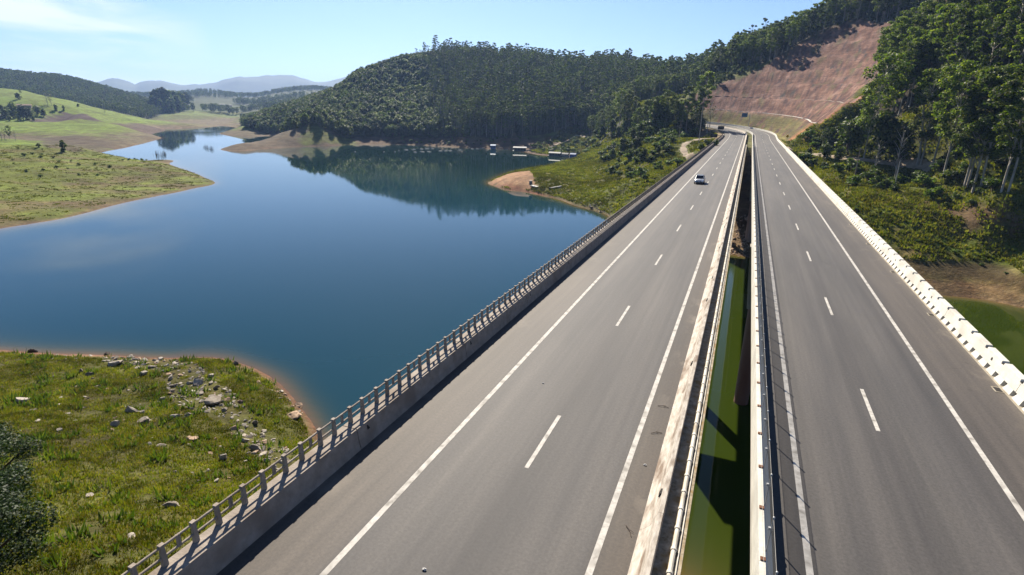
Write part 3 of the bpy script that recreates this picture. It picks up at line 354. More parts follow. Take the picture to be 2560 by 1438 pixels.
def asphalt():
    m, n, l, b = nodes('asphalt')
    b.inputs['Roughness'].default_value = .72; b.inputs['Specular IOR Level'].default_value = .34
    uv = n.new('ShaderNodeUVMap'); sp = n.new('ShaderNodeSeparateXYZ'); l.new(uv.outputs[0], sp.inputs[0])
    def noise(sx, sy, sc, det=6, ro=.6):
        mp = n.new('ShaderNodeMapping'); mp.inputs['Scale'].default_value = (sx, sy, 1); l.new(uv.outputs[0], mp.inputs[0])
        z = n.new('ShaderNodeTexNoise'); z.inputs['Scale'].default_value = sc; z.inputs['Detail'].default_value = det; z.inputs['Roughness'].default_value = ro
        l.new(mp.outputs[0], z.inputs['Vector']); return z.outputs['Fac']
    def ramp(f, a, c, p0, p1):
        r = n.new('ShaderNodeValToRGB'); r.color_ramp.elements[0].position = p0; r.color_ramp.elements[1].position = p1
        r.color_ramp.elements[0].color = (*a, 1); r.color_ramp.elements[1].color = (*c, 1); l.new(f, r.inputs[0]); return r.outputs[0]
    def mix(t, f, a, c):
        x = n.new('ShaderNodeMixRGB'); x.blend_type = t
        (l.new(f, x.inputs[0]) if not isinstance(f, (int, float)) else setattr(x.inputs[0], 'default_value', f))
        l.new(a, x.inputs[1]); l.new(c, x.inputs[2]); return x.outputs[0]
    base = ramp(noise(1, 1, 9, 8, .8), (.036, .034, .033), (.094, .089, .084), .25, .75)
    patch = ramp(noise(.5, .045, 1.0, 5), (.62, .62, .65), (1.25, 1.2, 1.14), .3, .7)
    c = mix('MULTIPLY', .85, base, patch)
    fine = ramp(noise(1.6, .012, 1.3, 4), (.70, .70, .73), (1.18, 1.17, 1.16), .3, .7)
    c = mix('MULTIPLY', .8, c, fine)
    # worn wheel paths and dark oil line by offset, dusty shoulders
    at = n.new('ShaderNodeValToRGB'); e = at.color_ramp.elements
    mr = n.new('ShaderNodeMapRange'); mr.inputs[1].default_value = -14; mr.inputs[2].default_value = 14; l.new(sp.outputs[0], mr.inputs[0]); l.new(mr.outputs[0], at.inputs[0])
    pts = [(-13, (1.0, .86, .72)), (-11, (1.16, 1.05, .93)), (-9.8, (1.08, 1.0, .92)), (-9.3, (.92, .92, .94)), (-8.4, (1.06, 1.05, 1.04)), (-7.7, (.93, .93, .94)), (-6.2, (.78, .78, .80)), (-5.7, (.82, .82, .83)), (-4.9, (1.05, 1.04, 1.03)), (-4.2, (.93, .93, .94)), (-3.5, (1.05, 1.04, 1.03)),
           (-2.8, (.92, .92, .93)), (-2.45, (.92, .83, .72)), (-1.7, (.95, .83, .70)), (2.3, (.8, .76, .7)), (3.4, (.95, .93, .9)), (4.3, (1.06, 1.05, 1.04)), (5, (.94, .94, .95)), (5.7, (1.04, 1.03, 1.02)), (6.3, (.84, .84, .85)), (6.8, (.76, .76, .78)), (7.5, (1.02, 1.02, 1.0)),
           (8.4, (1.0, 1.0, 1.0)), (9.9, (.95, .94, .93)), (10.5, (1.03, .96, .88)), (12.3, (1.1, 1.02, .93)), (13.1, (1.3, 1.2, 1.08))]
    e[0].position = (pts[0][0]+14)/28; e[0].color = (*pts[0][1], 1); e[1].position = (pts[-1][0]+14)/28; e[1].color = (*pts[-1][1], 1)
    for o, k in pts[1:-1]:
        q = e.new((o+14)/28); q.color = (*k, 1)
    c = mix('MULTIPLY', 1., c, at.outputs[0])
    dust = ramp(noise(.7, .35, 1.0, 7), (0, 0, 0), (1, 1, 1), .55, .75)
    dc = n.new('ShaderNodeRGB'); dc.outputs[0].default_value = (.15, .125, .098, 1)
    sh = n.new('ShaderNodeValToRGB'); se = sh.color_ramp.elements; l.new(mr.outputs[0], sh.inputs[0])
    se[0].position = (-12.4+14)/28; se[0].color = (1, 1, 1, 1); se[1].position = (-10.2+14)/28; se[1].color = (.05, .05, .05, 1)
    for o, v in [(-2.3, .02), (-1.65, 1.), (2.3, .6), (3, .03), (11.2, .05), (13., 1.)]:
        q = se.new((o+14)/28); q.color = (v, v, v, 1)
    f = mix('MULTIPLY', 1., dust, sh.outputs[0])
    c = mix('MIX', f, c, dc.outputs[0])
    ck = n.new('ShaderNodeTexVoronoi'); ck.feature = 'DISTANCE_TO_EDGE'; ck.inputs['Scale'].default_value = .16
    mpv = n.new('ShaderNodeMapping'); mpv.inputs['Scale'].default_value = (1, .8, 1); wv = n.new('ShaderNodeTexNoise'); wv.inputs['Scale'].default_value = .8; l.new(uv.outputs[0], wv.inputs['Vector'])
    av = n.new('ShaderNodeMixRGB'); av.inputs[0].default_value = .35; l.new(uv.outputs[0], av.inputs[1]); l.new(wv.outputs['Color'], av.inputs[2]); l.new(av.outputs[0], mpv.inputs[0]); l.new(mpv.outputs[0], ck.inputs['Vector'])
    ckr = ramp(ck.outputs['Distance'], (.62, .60, .58), (1, 1, 1), .0, .006)
    c = mix('MULTIPLY', mix('MULTIPLY', 1., ramp(noise(.3, .3, .35, 3), (0, 0, 0), (1, 1, 1), .52, .6), ramp(noise(1, 1, 1.1, 3), (0, 0, 0), (1, 1, 1), .5, .6)), c, ckr)
    l.new(c, b.inputs['Base Color'])
    bp = n.new('ShaderNodeBump'); bp.inputs['Strength'].default_value = .35; bp.inputs['Distance'].default_value = .01
    l.new(noise(1, 1, 40, 4), bp.inputs['Height']); l.new(bp.outputs[0], b.inputs['Normal'])
    return m
M['asphalt'] = asphalt()
def ground_mat():
    m, n, l, b = nodes('ground cover'); b.inputs['Roughness'].default_value = .95; b.inputs['Specular IOR Level'].default_value = .1
    a = n.new('ShaderNodeAttribute'); a.attribute_name = 'cover'; g = n.new('ShaderNodeNewGeometry')
    def noise(sc, det=7, st=(1, 1, 1), ro=.65):
        mp = n.new('ShaderNodeMapping'); mp.inputs['Scale'].default_value = st; l.new(g.outputs['Position'], mp.inputs[0])
        z = n.new('ShaderNodeTexNoise'); z.inputs['Scale'].default_value = sc; z.inputs['Detail'].default_value = det; z.inputs['Roughness'].default_value = ro
        l.new(mp.outputs[0], z.inputs['Vector']); return z.outputs['Fac']
    def mul(c, f, lo, hi, p0=.3, p1=.7, tl=(1, 1, 1), th=(1, 1, 1), fac=1.):
        r = n.new('ShaderNodeValToRGB'); r.color_ramp.elements[0].position = p0; r.color_ramp.elements[1].position = p1
        r.color_ramp.elements[0].color = (lo*tl[0], lo*tl[1], lo*tl[2], 1); r.color_ramp.elements[1].color = (hi*th[0], hi*th[1], hi*th[2], 1)
        l.new(f, r.inputs[0]); x = n.new('ShaderNodeMixRGB'); x.blend_type = 'MULTIPLY'; x.inputs[0].default_value = fac
        l.new(c, x.inputs[1]); l.new(r.outputs[0], x.inputs[2]); return x.outputs[0]
    c = mul(a.outputs['Color'], noise(1.3, 8), .62, 1.32)
    c = mul(c, noise(.16, 6), .68, 1.30, tl=(1.1, .95, .85), th=(.95, 1.03, 1.0))
    c = mul(c, noise(.028, 5), .75, 1.22, tl=(1.12, .97, .9))
    c = mul(c, noise(.5, 4, (.15, .15, 2.6)), .72, 1.2)
    c = mul(c, noise(.22, 6, (1, .25, .8)), .70, 1.28, tl=(.95, .95, 1.05))
    l.new(c, b.inputs['Base Color'])
    bp = n.new('ShaderNodeBump'); bp.inputs['Strength'].default_value = .8; bp.inputs['Distance'].default_value = .5
    l.new(noise(.9, 8), bp.inputs['Height']); l.new(bp.outputs[0], b.inputs['Normal'])
    return m
M['ground'] = ground_mat()
def water_mat():
    m, n, l, b = nodes('water'); b.inputs['Roughness'].default_value = .035; b.inputs['IOR'].default_value = 1.33
    b.inputs['Specular IOR Level'].default_value = .27
    a = n.new('ShaderNodeAttribute'); a.attribute_name = 'cover'; l.new(a.outputs['Color'], b.inputs['Base Color'])
    g = n.new('ShaderNodeNewGeometry'); z = n.new('ShaderNodeTexNoise'); z.inputs['Scale'].default_value = .7; z.inputs['Detail'].default_value = 7
    l.new(g.outputs['Position'], z.inputs['Vector'])
    z3 = n.new('ShaderNodeTexNoise'); z3.inputs['Scale'].default_value = .012; z3.inputs['Detail'].default_value = 4; l.new(g.outputs['Position'], z3.inputs['Vector'])
    mr = n.new('ShaderNodeMapRange'); mr.inputs[1].default_value = .4; mr.inputs[2].default_value = .65; mr.inputs[3].default_value = .015; mr.inputs[4].default_value = .075; l.new(z3.outputs['Fac'], mr.inputs[0]); l.new(mr.outputs[0], b.inputs['Roughness'])
    bp = n.new('ShaderNodeBump'); bp.inputs['Strength'].default_value = .22; bp.inputs['Distance'].default_value = .02
    l.new(z.outputs['Fac'], bp.inputs['Height']); l.new(bp.outputs[0], b.inputs['Normal'])
    return m
M['water'] = water_mat()
def leaf_mat(name, c1, c2, c3, trans=.35, rnd=.35, patch=None):
    m = bpy.data.materials.new(name); m.use_nodes = True; n = m.node_tree.nodes; l = m.node_tree.links; n.clear()
    g = n.new('ShaderNodeNewGeometry'); o = n.new('ShaderNodeObjectInfo')
    r = n.new('ShaderNodeValToRGB'); e = r.color_ramp.elements; e[0].position = 0; e[0].color = (*c1, 1); e[1].position = 1; e[1].color = (*c3, 1)
    q = e.new(.55); q.color = (*c2, 1)
    l.new(g.outputs['Random Per Island'], r.inputs[0])
    mr = n.new('ShaderNodeMapRange'); mr.inputs[3].default_value = 1-rnd; mr.inputs[4].default_value = 1+rnd; l.new(o.outputs['Random'], mr.inputs[0])
    x = n.new('ShaderNodeVectorMath'); x.operation = 'SCALE'; l.new(r.outputs[0], x.inputs[0]); l.new(mr.outputs[0], x.inputs['Scale'])
    if patch:
        for sc_, lo_, hi_ in ((.11, (.55, .50, .50), (1.15, 1.1, 1.0)), (.5, (.55, .55, .5), (1.3, 1.25, 1.2))):
            z = n.new('ShaderNodeTexNoise'); z.inputs['Scale'].default_value = sc_*patch; z.inputs['Detail'].default_value = 5; l.new(g.outputs['Position'], z.inputs['Vector'])
            rr = n.new('ShaderNodeValToRGB'); rr.color_ramp.elements[0].position = .36; rr.color_ramp.elements[1].position = .62
            rr.color_ramp.elements[0].color = (*lo_, 1); rr.color_ramp.elements[1].color = (*hi_, 1); l.new(z.outputs['Fac'], rr.inputs[0])
            x2 = n.new('ShaderNodeVectorMath'); x2.operation = 'MULTIPLY'; l.new(x.outputs[0], x2.inputs[0]); l.new(rr.outputs[0], x2.inputs[1]); x = x2
    d = n.new('ShaderNodeBsdfPrincipled'); d.inputs['Roughness'].default_value = .55; d.inputs['Specular IOR Level'].default_value = .12; l.new(x.outputs[0], d.inputs['Base Color'])
    t = n.new('ShaderNodeBsdfTranslucent'); sc = n.new('ShaderNodeVectorMath'); sc.operation = 'MULTIPLY'; sc.inputs[1].default_value = (1.5, 1.7, .5)
    l.new(x.outputs[0], sc.inputs[0]); l.new(sc.outputs[0], t.inputs[0])
    mx = n.new('ShaderNodeMixShader'); mx.inputs[0].default_value = trans; l.new(d.outputs[0], mx.inputs[1]); l.new(t.outputs[0], mx.inputs[2])
    out = n.new('ShaderNodeOutputMaterial'); l.new(mx.outputs[0], out.inputs[0]); return m
M['leaf_e'] = leaf_mat('eucalyptus leaves', (.026, .048, .012), (.060, .088, .017), (.17, .185, .024), .42, .45)
M['leaf_n'] = leaf_mat('near tree leaves', (.006, .016, .004), (.016, .034, .007), (.035, .055, .012), .2, .2)
M['leaf_b'] = leaf_mat('broad leaves', (.018, .034, .010), (.044, .066, .017), (.12, .13, .032), .32, .6)
M['leaf_s'] = leaf_mat('shrub leaves', (.03, .055, .012), (.065, .10, .018), (.13, .15, .03), .35, .4)
M['leaf_d'] = leaf_mat('grey twigs', (.06, .055, .04), (.10, .09, .06), (.13, .13, .07), .2)
M['grass'] = leaf_mat('grass blades', (.05, .075, .008), (.105, .130, .014), (.21, .185, .045), .34, patch=1.)
M['grass_dry'] = leaf_mat('dry grass blades', (.09, .085, .02), (.16, .145, .04), (.26, .21, .09), .28, patch=1.)
M['grass_far'] = leaf_mat('headland grass blades', (.055, .08, .010), (.115, .132, .022), (.20, .17, .055), .34, patch=.35)
M['grass_far2'] = leaf_mat('pale headland grass blades', (.07, .090, .014), (.11, .125, .020), (.15, .14, .035), .34, patch=.2)
M['rock'] = cmat('rock grey', (.13, .11, .085), (.27, .235, .19), 2.2, .9, .6, 7, c3=(.14, .11, .08))
M['rock_pale'] = cmat('rock pale', (.24, .205, .165), (.44, .395, .33), 2, .9, .6, 7, c3=(.26, .21, .16))
M['rock_dark'] = cmat('rock dark', (.07, .055, .045), (.15, .12, .09), 2, .9, .6, 7)
M['rock_brown'] = cmat('rock brown', (.22, .14, .085), (.40, .29, .20), 2, .9, .6, 7)
def net_mat():
    m = bpy.data.materials.new('mesh netting'); m.use_nodes = True; n = m.node_tree.nodes; l = m.node_tree.links; n.clear()
    t = n.new('ShaderNodeBsdfTransparent'); d = n.new('ShaderNodeBsdfDiffuse'); d.inputs[0].default_value = (.10, .10, .095, 1)
    mx = n.new('ShaderNodeMixShader'); mx.inputs[0].default_value = .42; l.new(t.outputs[0], mx.inputs[1]); l.new(d.outputs[0], mx.inputs[2])
    o = n.new('ShaderNodeOutputMaterial'); l.new(mx.outputs[0], o.inputs[0]); return m
M['net'] = net_mat()
def paintm(name, c, r=.35, metal=0., coat=0.):
    m, n, l, b = nodes(name); b.inputs['Base Color'].default_value = (*c, 1); b.inputs['Roughness'].default_value = r; b.inputs['Metallic'].default_value = metal
    b.inputs['Coat Weight'].default_value = coat; return m
# ================================================================ ground sheet and water
def axis(lo, hi, a, du, c=0.):
    u = np.arange(np.arcsinh((lo-c)/a), np.arcsinh((hi-c)/a)+du, du); return c+a*np.sinh(u)
GX = axis(-9000, 6000, 70., .0125, -30.); GY = axis(-260, 9500, 90., .0118, 60.)
XX, YY = np.meshgrid(GX, GY); nx, ny = len(GX), len(GY)
gz, gcut, goff, gs = ground(T, XX.ravel(), YY.ravel(), True)
gx, gy = XX.ravel(), YY.ravel(); gr = np.hypot(gx, gy)
KS = 1.09
def inpoly(x, y, P):
    c = np.zeros(len(x), bool); n = len(P)
    for i in range(n):
        x0, y0 = P[i]; x1, y1 = P[(i+1) % n]
        if y0 == y1: continue
        t = ((y0 > y) != (y1 > y)) & (x < (x1-x0)*(y-y0)/(y1-y0)+x0); c ^= t
    return c
F_HILL = [(-600, 585), (-545, 545), (-520, 520), (-495, 512), (-440, 545), (-400, 500), (-362, 440), (-352, 428), (-335, 442), (-300, 455), (-255, 462), (-215, 466), (-185, 476), (-160, 500), (-130, 530), (-108, 545), (-62, 505), (-45, 520), (-30, 560), (0, 600), (60, 700), (0, 900), (-250, 1000), (-500, 850), (-620, 700)]
F_RIGHT = [(44, 262), (50, 240), (57, 215), (62, 195), (66, 182), (74, 170), (88, 160), (150, 140), (420, 90), (600, 300), (500, 700), (90, 720), (60, 500), (62, 440), (60, 400), (56, 330), (46, 285)]
F_CUT = [(-150, 505), (-110, 505), (-60, 480), (-30, 470), (0, 440), (30, 420), (62, 400), (70, 480), (80, 640), (0, 760), (-60, 720), (-30, 560), (-62, 520), (-110, 560)]
F_FAR = [(-2000, 560), (-1560, 640), (-1300, 650), (-1180, 660), (-1060, 655), (-985, 640), (-975, 690), (-1040, 760), (-1110, 815), (-1250, 900), (-1500, 960), (-1900, 1000)]
F_HILL, F_RIGHT, F_CUT, F_FAR = [[(a*KS, b*KS) for a, b in P] for P in (F_HILL, F_RIGHT, F_CUT, F_FAR)]
def cover(x, y, z, cutm, off, s):
    n = len(x); r = np.hypot(x, y); h = z-WATER
    a, b, c3 = wob(x, y, 14, 11), wob(x, y, 45, 12), wob(x, y, 150, 13)
    C = np.zeros((n, 3)); C[:] = (.075, .088, .014)
    def put(mask, col, f=1.):
        f = np.clip(np.asarray(mask, float)*f, 0, 1)[:, None]; C[:] = C*(1-f)+np.array(col)*f
    put(sstep(.1, 1.2, b+.4*a), (.105, .105, .024), .7)
    put(sstep(.5, 1.4, c3+.5*a), (.11, .085, .035), .6)
    nh = (x > -110) & (x < -10) & (y < 60); put(nh, (.070, .066, .022), .75)
    left = x < -150
    put(left & (r < 440), (.104, .128, .018), .92)
    put((left & (r < 440)) * sstep(.1, .9, wob(x*.55-y*.85, (x*.85+y*.55)*.12, 14, 31)*.8+b*.5), (.115, .088, .040), .65)
    put((left & (r < 440)) * sstep(4.2+a, 2.2+a, h)*sstep(.2, -.5, b), (.105, .070, .042), .7)
    put((x < -420) & (y < 700) & (r > 440), (.110, .160, .016), .92)
    # banks left bare by the drop of the water
    bare = (x < -330) & (y > 290) & (r < 1000)
    put(bare * sstep(7.5+1.5*a, 4+1.5*a, h), (.098, .075, .048), .92)
    put(((x > -470) & (x < -330) & (y > 290) & (y < 500)) * sstep(17+2*a, 13+2*a, h), (.090, .068, .044), .92)
    put(((x > -360) & (x < -120) & (y > 395)) * sstep(11+2*a, 8+2*a, h), (.095, .060, .036), .9)
    put((r > 950) * sstep(6, 3, h), (.12, .09, .055), .8)
    nl = (x > -110) & (y < 60); put(nl*sstep(1.0+.4*a, .4, h), (.15, .095, .055), .8); put(nl*sstep(.5+.1*a, .15, h), (.15, .08, .052), 1.)
    put((~nl)*sstep(.55+.2*a, .15, h), (.13, .085, .055), .8)
    g = lambda k: inpoly(x+2.5*a, y+2.5*b, PG[k])
    put(g('plowed'), (.060, .040, .036), 1); put(g('draw1'), (.075, .058, .036), .9); put(g('draw2'), (.070, .045, .036), .9)
    put(g('field'), (.12, .16, .03), 1); put(g('mound'), (.11, .15, .03), .9)
    for k, col, f in (('pendirt', (.27, .155, .085), .9), ('penred', (.20, .09, .05), .9), ('wedgegreen', (.10, .12, .022), .9), ('rbare', (.12, .075, .045), .85), ('rgreen', (.10, .135, .016), .8), ('rdry', (.17, .145, .05), .9)):
        P = PG[k]; put(inpoly(x+.8*a, y+.8*b, P), col, f)
    rb = (x > 18) & (x < 110) & (y > 90) & (y < 175); put(rb*sstep(2.0, 2.5, h)*sstep(4.9+.4*a, 4.0+.4*a, h), (.060, .042, .022), .85); put(rb*sstep(2.3, 1.9, h), (.20, .135, .075), .8)
    put(rb*sstep(.4, .9, wob(x, y, 9, 41))*sstep(5, 6, h), (.12, .09, .04), .7)
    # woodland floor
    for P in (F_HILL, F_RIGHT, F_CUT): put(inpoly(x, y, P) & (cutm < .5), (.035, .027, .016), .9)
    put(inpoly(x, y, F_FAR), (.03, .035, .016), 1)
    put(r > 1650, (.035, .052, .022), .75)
    # red rock of the cutting and its grassed foot
    q = np.maximum(off-16.5, 0)
    pal = sstep(.3, 1.2, wob(x+y*.3, (y-x)*.5+z*2.5, 16, 24))[:, None]
    st = wob(x*1.0, y*1.0, 11, 21); st2 = wob(x+z*2, y-z*3, 5, 22)
    base = np.array((.132, .073, .055))[None]*(1+.42*st2[:, None])+np.array((.05, .035, .03))[None]*st[:, None]
    base = base*(1-.45*pal)+np.array((.10, .062, .060))*.45*pal; f = cutm[:, None]; C[:] = C*(1-f)+np.clip(base, .04, .5)*f
    put(cutm*sstep(10, 7, q)*sstep(-.5, .5, st+.5), (.095, .095, .025), .85)
    put(cutm*sstep(.45, 1.1, wob(x+z, y-z, 15, 23)), (.085, .085, .035), .6)
    put(cutm*sstep(310, 285, s+6*a), (.27, .12, .05), .9)
    put(inpoly(x, y, PG['z_drain']) & (cutm < .5), (.13, .07, .035), .8)
    # verge
    put(((np.abs(off) < 15.8) & (s > 238) & (s < 395)), (.10, .10, .035), .8)
    put(((off < -14) & (off > -70) & (s > 370) & (s < 502)), (.03, .035, .014), .95)
    put(((np.abs(off) < 17) & (s > 455) & (s < 502)), (.03, .035, .014), .95)
    put(((off > 13.5) & (off < 17) & (s > 240) & (s < 500)), (.17, .15, .05), .8)
    put(((off < -13) & (off > -23) & (s > 300) & (s < 385)), (.22, .16, .10), .75)
    # under the decks
    put(((np.abs(off) < 14) & (s > 120) & (s < 240)), (.15, .095, .06), .8)
    return np.clip(C, .01, .8)
idx = np.arange(nx*ny).reshape(ny, nx)
GF = np.stack([idx[:-1, :-1].ravel(), idx[:-1, 1:].ravel(), idx[1:, 1:].ravel(), idx[1:, :-1].ravel()], 1)
keep = (gz[GF].max(1) > WATER-3.5)
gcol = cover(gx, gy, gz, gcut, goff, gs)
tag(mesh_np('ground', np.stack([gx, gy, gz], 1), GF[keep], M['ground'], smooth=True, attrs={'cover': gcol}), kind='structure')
# water: one level sheet, colour from silt and depth, plus a painted hill reflection far out
dep = WATER-gz
wk = (gz[GF].min(1) < WATER+.6)
dn = np.hypot(gx, gy)
W = np.zeros((len(gx), 3)); W[:] = (.001, .027, .042)
fr = sstep(-30, 5, gx)[:, None]; W = W*(1-fr)+np.array((.022, .034, .003))*fr
fr = (sstep(190, 400, dn)*.8)[:, None]; W = W*(1-fr)+np.array((.008, .022, .016))*fr  # distant water coloured darker olive to imitate the wooded hill's reflection
d1 = np.exp(-np.maximum(dep, 0)/1.1)[:, None]*.85; W = W*(1-d1)+np.array((.060, .066, .018))*d1
nearl = ((gx < -15) & (gx > -75) & (gy < 75))
d2 = (np.exp(-np.maximum(dep, 0)/.6)*nearl*.8)[:, None]; W = W*(1-d2)+np.array((.105, .060, .038))*d2
d3 = (np.exp(-np.maximum(dep, 0)/.35)*(~nearl)*.8)[:, None]; W = W*(1-d3)+np.array((.14, .075, .03))*d3
tag(mesh_np('water', np.stack([gx, gy, np.full(len(gx), WATER)], 1), GF[wk], M['water'], smooth=True, attrs={'cover': W}), kind='structure')
# distant mountains
az = np.linspace(MT[0][0]-.15, MT[-1][0]+.1, 260); el = np.interp(az, [m[0] for m in MT], [m[1] for m in MT])
el = el+np.sin(az*140)*.0006+np.sin(az*310+1)*.0004
RR = np.array([5600, 6000, 6500, 7000, 7500, 8200, 8900]); pr = np.array([-.02, .25, .7, 1., .8, .4, -.05])
A2, R2 = np.meshgrid(az, RR); hh = (12.6+7000*el)[None]*pr[:, None]+np.sin(A2*60+R2*.004)*18*(pr[:, None] > 0)*(pr[:, None] < .95)
mi_ = np.arange(A2.size).reshape(A2.shape)
MF = np.stack([mi_[:-1, :-1].ravel(), mi_[:-1, 1:].ravel(), mi_[1:, 1:].ravel(), mi_[1:, :-1].ravel()], 1)
M['mount'] = cmat('mountain woods', (.022, .040, .022), (.05, .07, .03), .004, .95, coord='Geo')
tag(mesh_np('mountains', np.stack([(np.sin(A2)*R2).ravel(), (np.cos(A2)*R2).ravel(), hh.ravel()], 1), MF, M['mount'], smooth=True), kind='structure')
# ================================================================ roads
S1 = 462
tag(sweep('road', [(-12.26, 0), (-1.45, 0), (-1.45, -.12), (-12.26, -.12)], -30, S1, M['asphalt'], 3), kind='structure')
tag(sweep('road', [(2.25, 0), (13.3, 0), (13.3, -.12), (2.25, -.12)], -30, S1, M['asphalt'], 3), kind='structure')
def lines(defs, name):
    V, F, U = [], [], []
    for o0, o1, a, b in defs:
        n = max(2, int((b-a)/2.5)+1); S = np.linspace(a, b, n); q = sum(len(v) for v in V)
        for k, S_ in enumerate(S):
            for o in (o0, o1):
                x, y, z, th = road(S_, o, .005); V.append(np.array([[x, y, z]])); U.append((o, S_))
        for k in range(n-1): F.append((q+2*k, q+2*k+1, q+2*k+3, q+2*k+2))
    return tag(mesh_np(name, np.concatenate(V), np.array(F), M['paint']), kind='structure')
d = [(-9.55, -9.35, -20, S1), (-2.66, -2.46, -20, S1), (3.2, 3.4, -20, S1), (10.02, 10.22, -20, S1)]
for k in range(-2, 29):
    a = 16.3+15.45*k; d.append((-6.04, -5.88, a, a+4))
    a = 24.6+15.1*k; d.append((6.58, 6.74, a, a+4))
lines(d, 'road_markings')
# ================================================================ bridges
def bridge(name, label, x0, x1, gx0, gx1, caps, cols, ledge):
    e = empty(name, (0, 70, -20)); tag(e, label, 'bridge')
    def P(o): o.parent = e; o.matrix_parent_inverse = Matrix.Translation((0, -70, 20)); return o
    P(sweep('deck', [(x0, -.13), (x1, -.13), (x1, -.42), (x0, -.42)], -32, 251, M['girder']))
    w = (gx1-gx0)/5
    for k in range(3):
        a = gx0+2*k*w
        P(sweep('girder', [(a, -.42), (a+w, -.42), (a+w, -2.3), (a, -2.3)], -32, 247, M['girder']))
    for y in (-26, 70, 163):
        m = MB(); m.hexa([(caps[0]+.65, y-.9, -10), (caps[1]-.65, y-.9, -10), (caps[1]-.65, y+.9, -10), (caps[0]+.65, y+.9, -10)],
                         [(caps[0], y-.9, -2.32), (caps[1], y-.9, -2.32), (caps[1], y+.9, -2.32), (caps[0], y+.9, -2.32)])
        P(m.build('pier_cap', M['girder'], bevel=.05))
        for c in cols:
            m = MB(); m.tube([(c, y, -30), (c, y, -10)], .86, 24); P(m.build('pier', M['pier'], smooth=False))
    if ledge: P(sweep('ledge', [(-.9, -.13), (-.9, .33), (-.14, .33), (-.14, -.13)], -32, 251, M['ledge']))
    else: P(sweep('edge_beam', [(1.785, -.6), (1.785, -.128), (1.84, -.128), (1.84, -.6)], -32, 251, M['conc_white']))
bridge('road_bridge', 'left motorway bridge nearer the wide lake with pale post railing', -13.1, -.14, -12, -1.4, (-12.7, -.9), (-11, -3.2), True)
bridge('road_bridge', 'right motorway bridge carrying the netting fence and white notched barrier', 1.845, 14.1, 2.6, 13, (1.9, 13.7), (3.6, 12), False)
m = MB(); m.box(-14, 15, 246.2, 247.4, -9, -.45); tag(m.build('abutment', M['girder']), 'concrete abutment wall where both bridges meet the land', 'wall')
# left parapet in nine metre lengths
prof = [(-12.2, .002), (-12.27, .30), (-12.34, .85), (-13.0, .85), (-13.02, -.13), (-12.2, -.13)]
for k in range(-2, 35):
    a, b = 14.82+9*k, 14.82+9*(k+1)-.04
    if k > 30: M_ = M['conc_dark']
    o = sweep('concrete_parapet', prof, a, b, M['conc'])
    tag(o, 'length of weathered concrete parapet under the post railing on the lake side', 'barrier', 'lengths of lake side parapet')
    m = MB()
    for yy in (a+.55,):
        m.hexa([(-12.30, yy, .52), (-12.29, yy, .52), (-12.29, yy+.16, .52), (-12.30, yy+.16, .52)], [(-12.33, yy, .72), (-12.315, yy, .72), (-12.315, yy+.05, .72), (-12.33, yy+.05, .72)])
    m.build('painted_lifting_pocket', M['hole_shade'], o)  # block sits slightly proud; its dark colour paints the recess shade
# pale railing, one unit every 1.7 m
def rail_parts():
    out = []
    for yp in (-.38, .38):
        m = MB(); m.hexa([(-.06, yp-.075, .0), (.06, yp-.075, .0), (.06, yp+.075, .0), (-.06, yp+.075, .0)], [(-.05, yp-.05, .62), (.05, yp-.05, .62), (.05, yp+.05, .62), (-.05, yp+.05, .62)])
        m.box(-.065, .065, yp-.075, yp+.075, .622, .68); out.append(('post', m))
    m = MB(); h = .82
    for z in (.60, .27): m.tube([(0, -h, z), (0, h, z)], .036, 8)
    for y in (-h, h): m.tube([(0, y, .24), (0, y, .63)], .036, 8)
    out.append(('rail', m)); return out
RM = rail_parts(); rm_me = []
for nme, m in RM:
    o = m.build(nme, M['conc_white'] if False else M['conc']); rm_me.append((nme, o.data)); bpy.data.objects.remove(o)
j = MB()
for nme, m in RM:
    b_ = len(j.v); j.v += m.v; j.f += [tuple(i+b_ for i in f) for f in m.f]; j.m += m.m
jo = j.build('railing_panel', M['conc']); jme = jo.data; bpy.data.objects.remove(jo)
for k in range(-8, 182):
    y = 17.2+1.7*k; x, yy, z, th = [float(v) for v in road(y, -12.88, .85)]
    if k < 75:
        e = empty('railing_panel', (x, yy, z), th)
        for nme, me in rm_me: link(bpy.data.objects.new(nme, me), e)
    else:
        e = bpy.data.objects.new('railing_panel', jme); e.location = (x, yy, z); e.rotation_euler = (0, 0, th); link(e)
    tag(e, 'pale two post railing panel standing on the lake side parapet', 'railing', 'railing panels along the lake side')
# inner barrier of the left carriageway
prof = [(-1.54, 0.0), (-1.42, .08), (-1.21, .32), (-1.03, .85), (-.89, .85), (-.88, -.1), (-1.54, -.1)]
for k in range(-2, 52):
    a, b = 14.8+9*k, 14.8+9*(k+1)-.012
    if b > S1: break
    o = sweep('median_barrier', prof, a, b, M['conc_dust'])
    tag(o, 'length of dusty sloped concrete barrier at the median edge of the left carriageway', 'barrier', 'lengths of left median barrier')
    if b < 240:
        m = MB()
        for yy, zz in ((a+1.1+(k*1.7 % 5), .55),):
            xx = -1.16 if zz > .4 else -1.40
            m.hexa([(xx-.02, yy, zz), (xx+.03, yy, zz), (xx+.03, yy+.28, zz), (xx-.02, yy+.28, zz)], [(xx+.035, yy, zz+.16), (xx+.1, yy, zz+.16), (xx+.1, yy+.28, zz+.16), (xx+.035, yy+.28, zz+.16)])
        m.build('painted_drain_opening', M['hole_shade'], o)  # no real recess: dark block painted as the shade in a drain
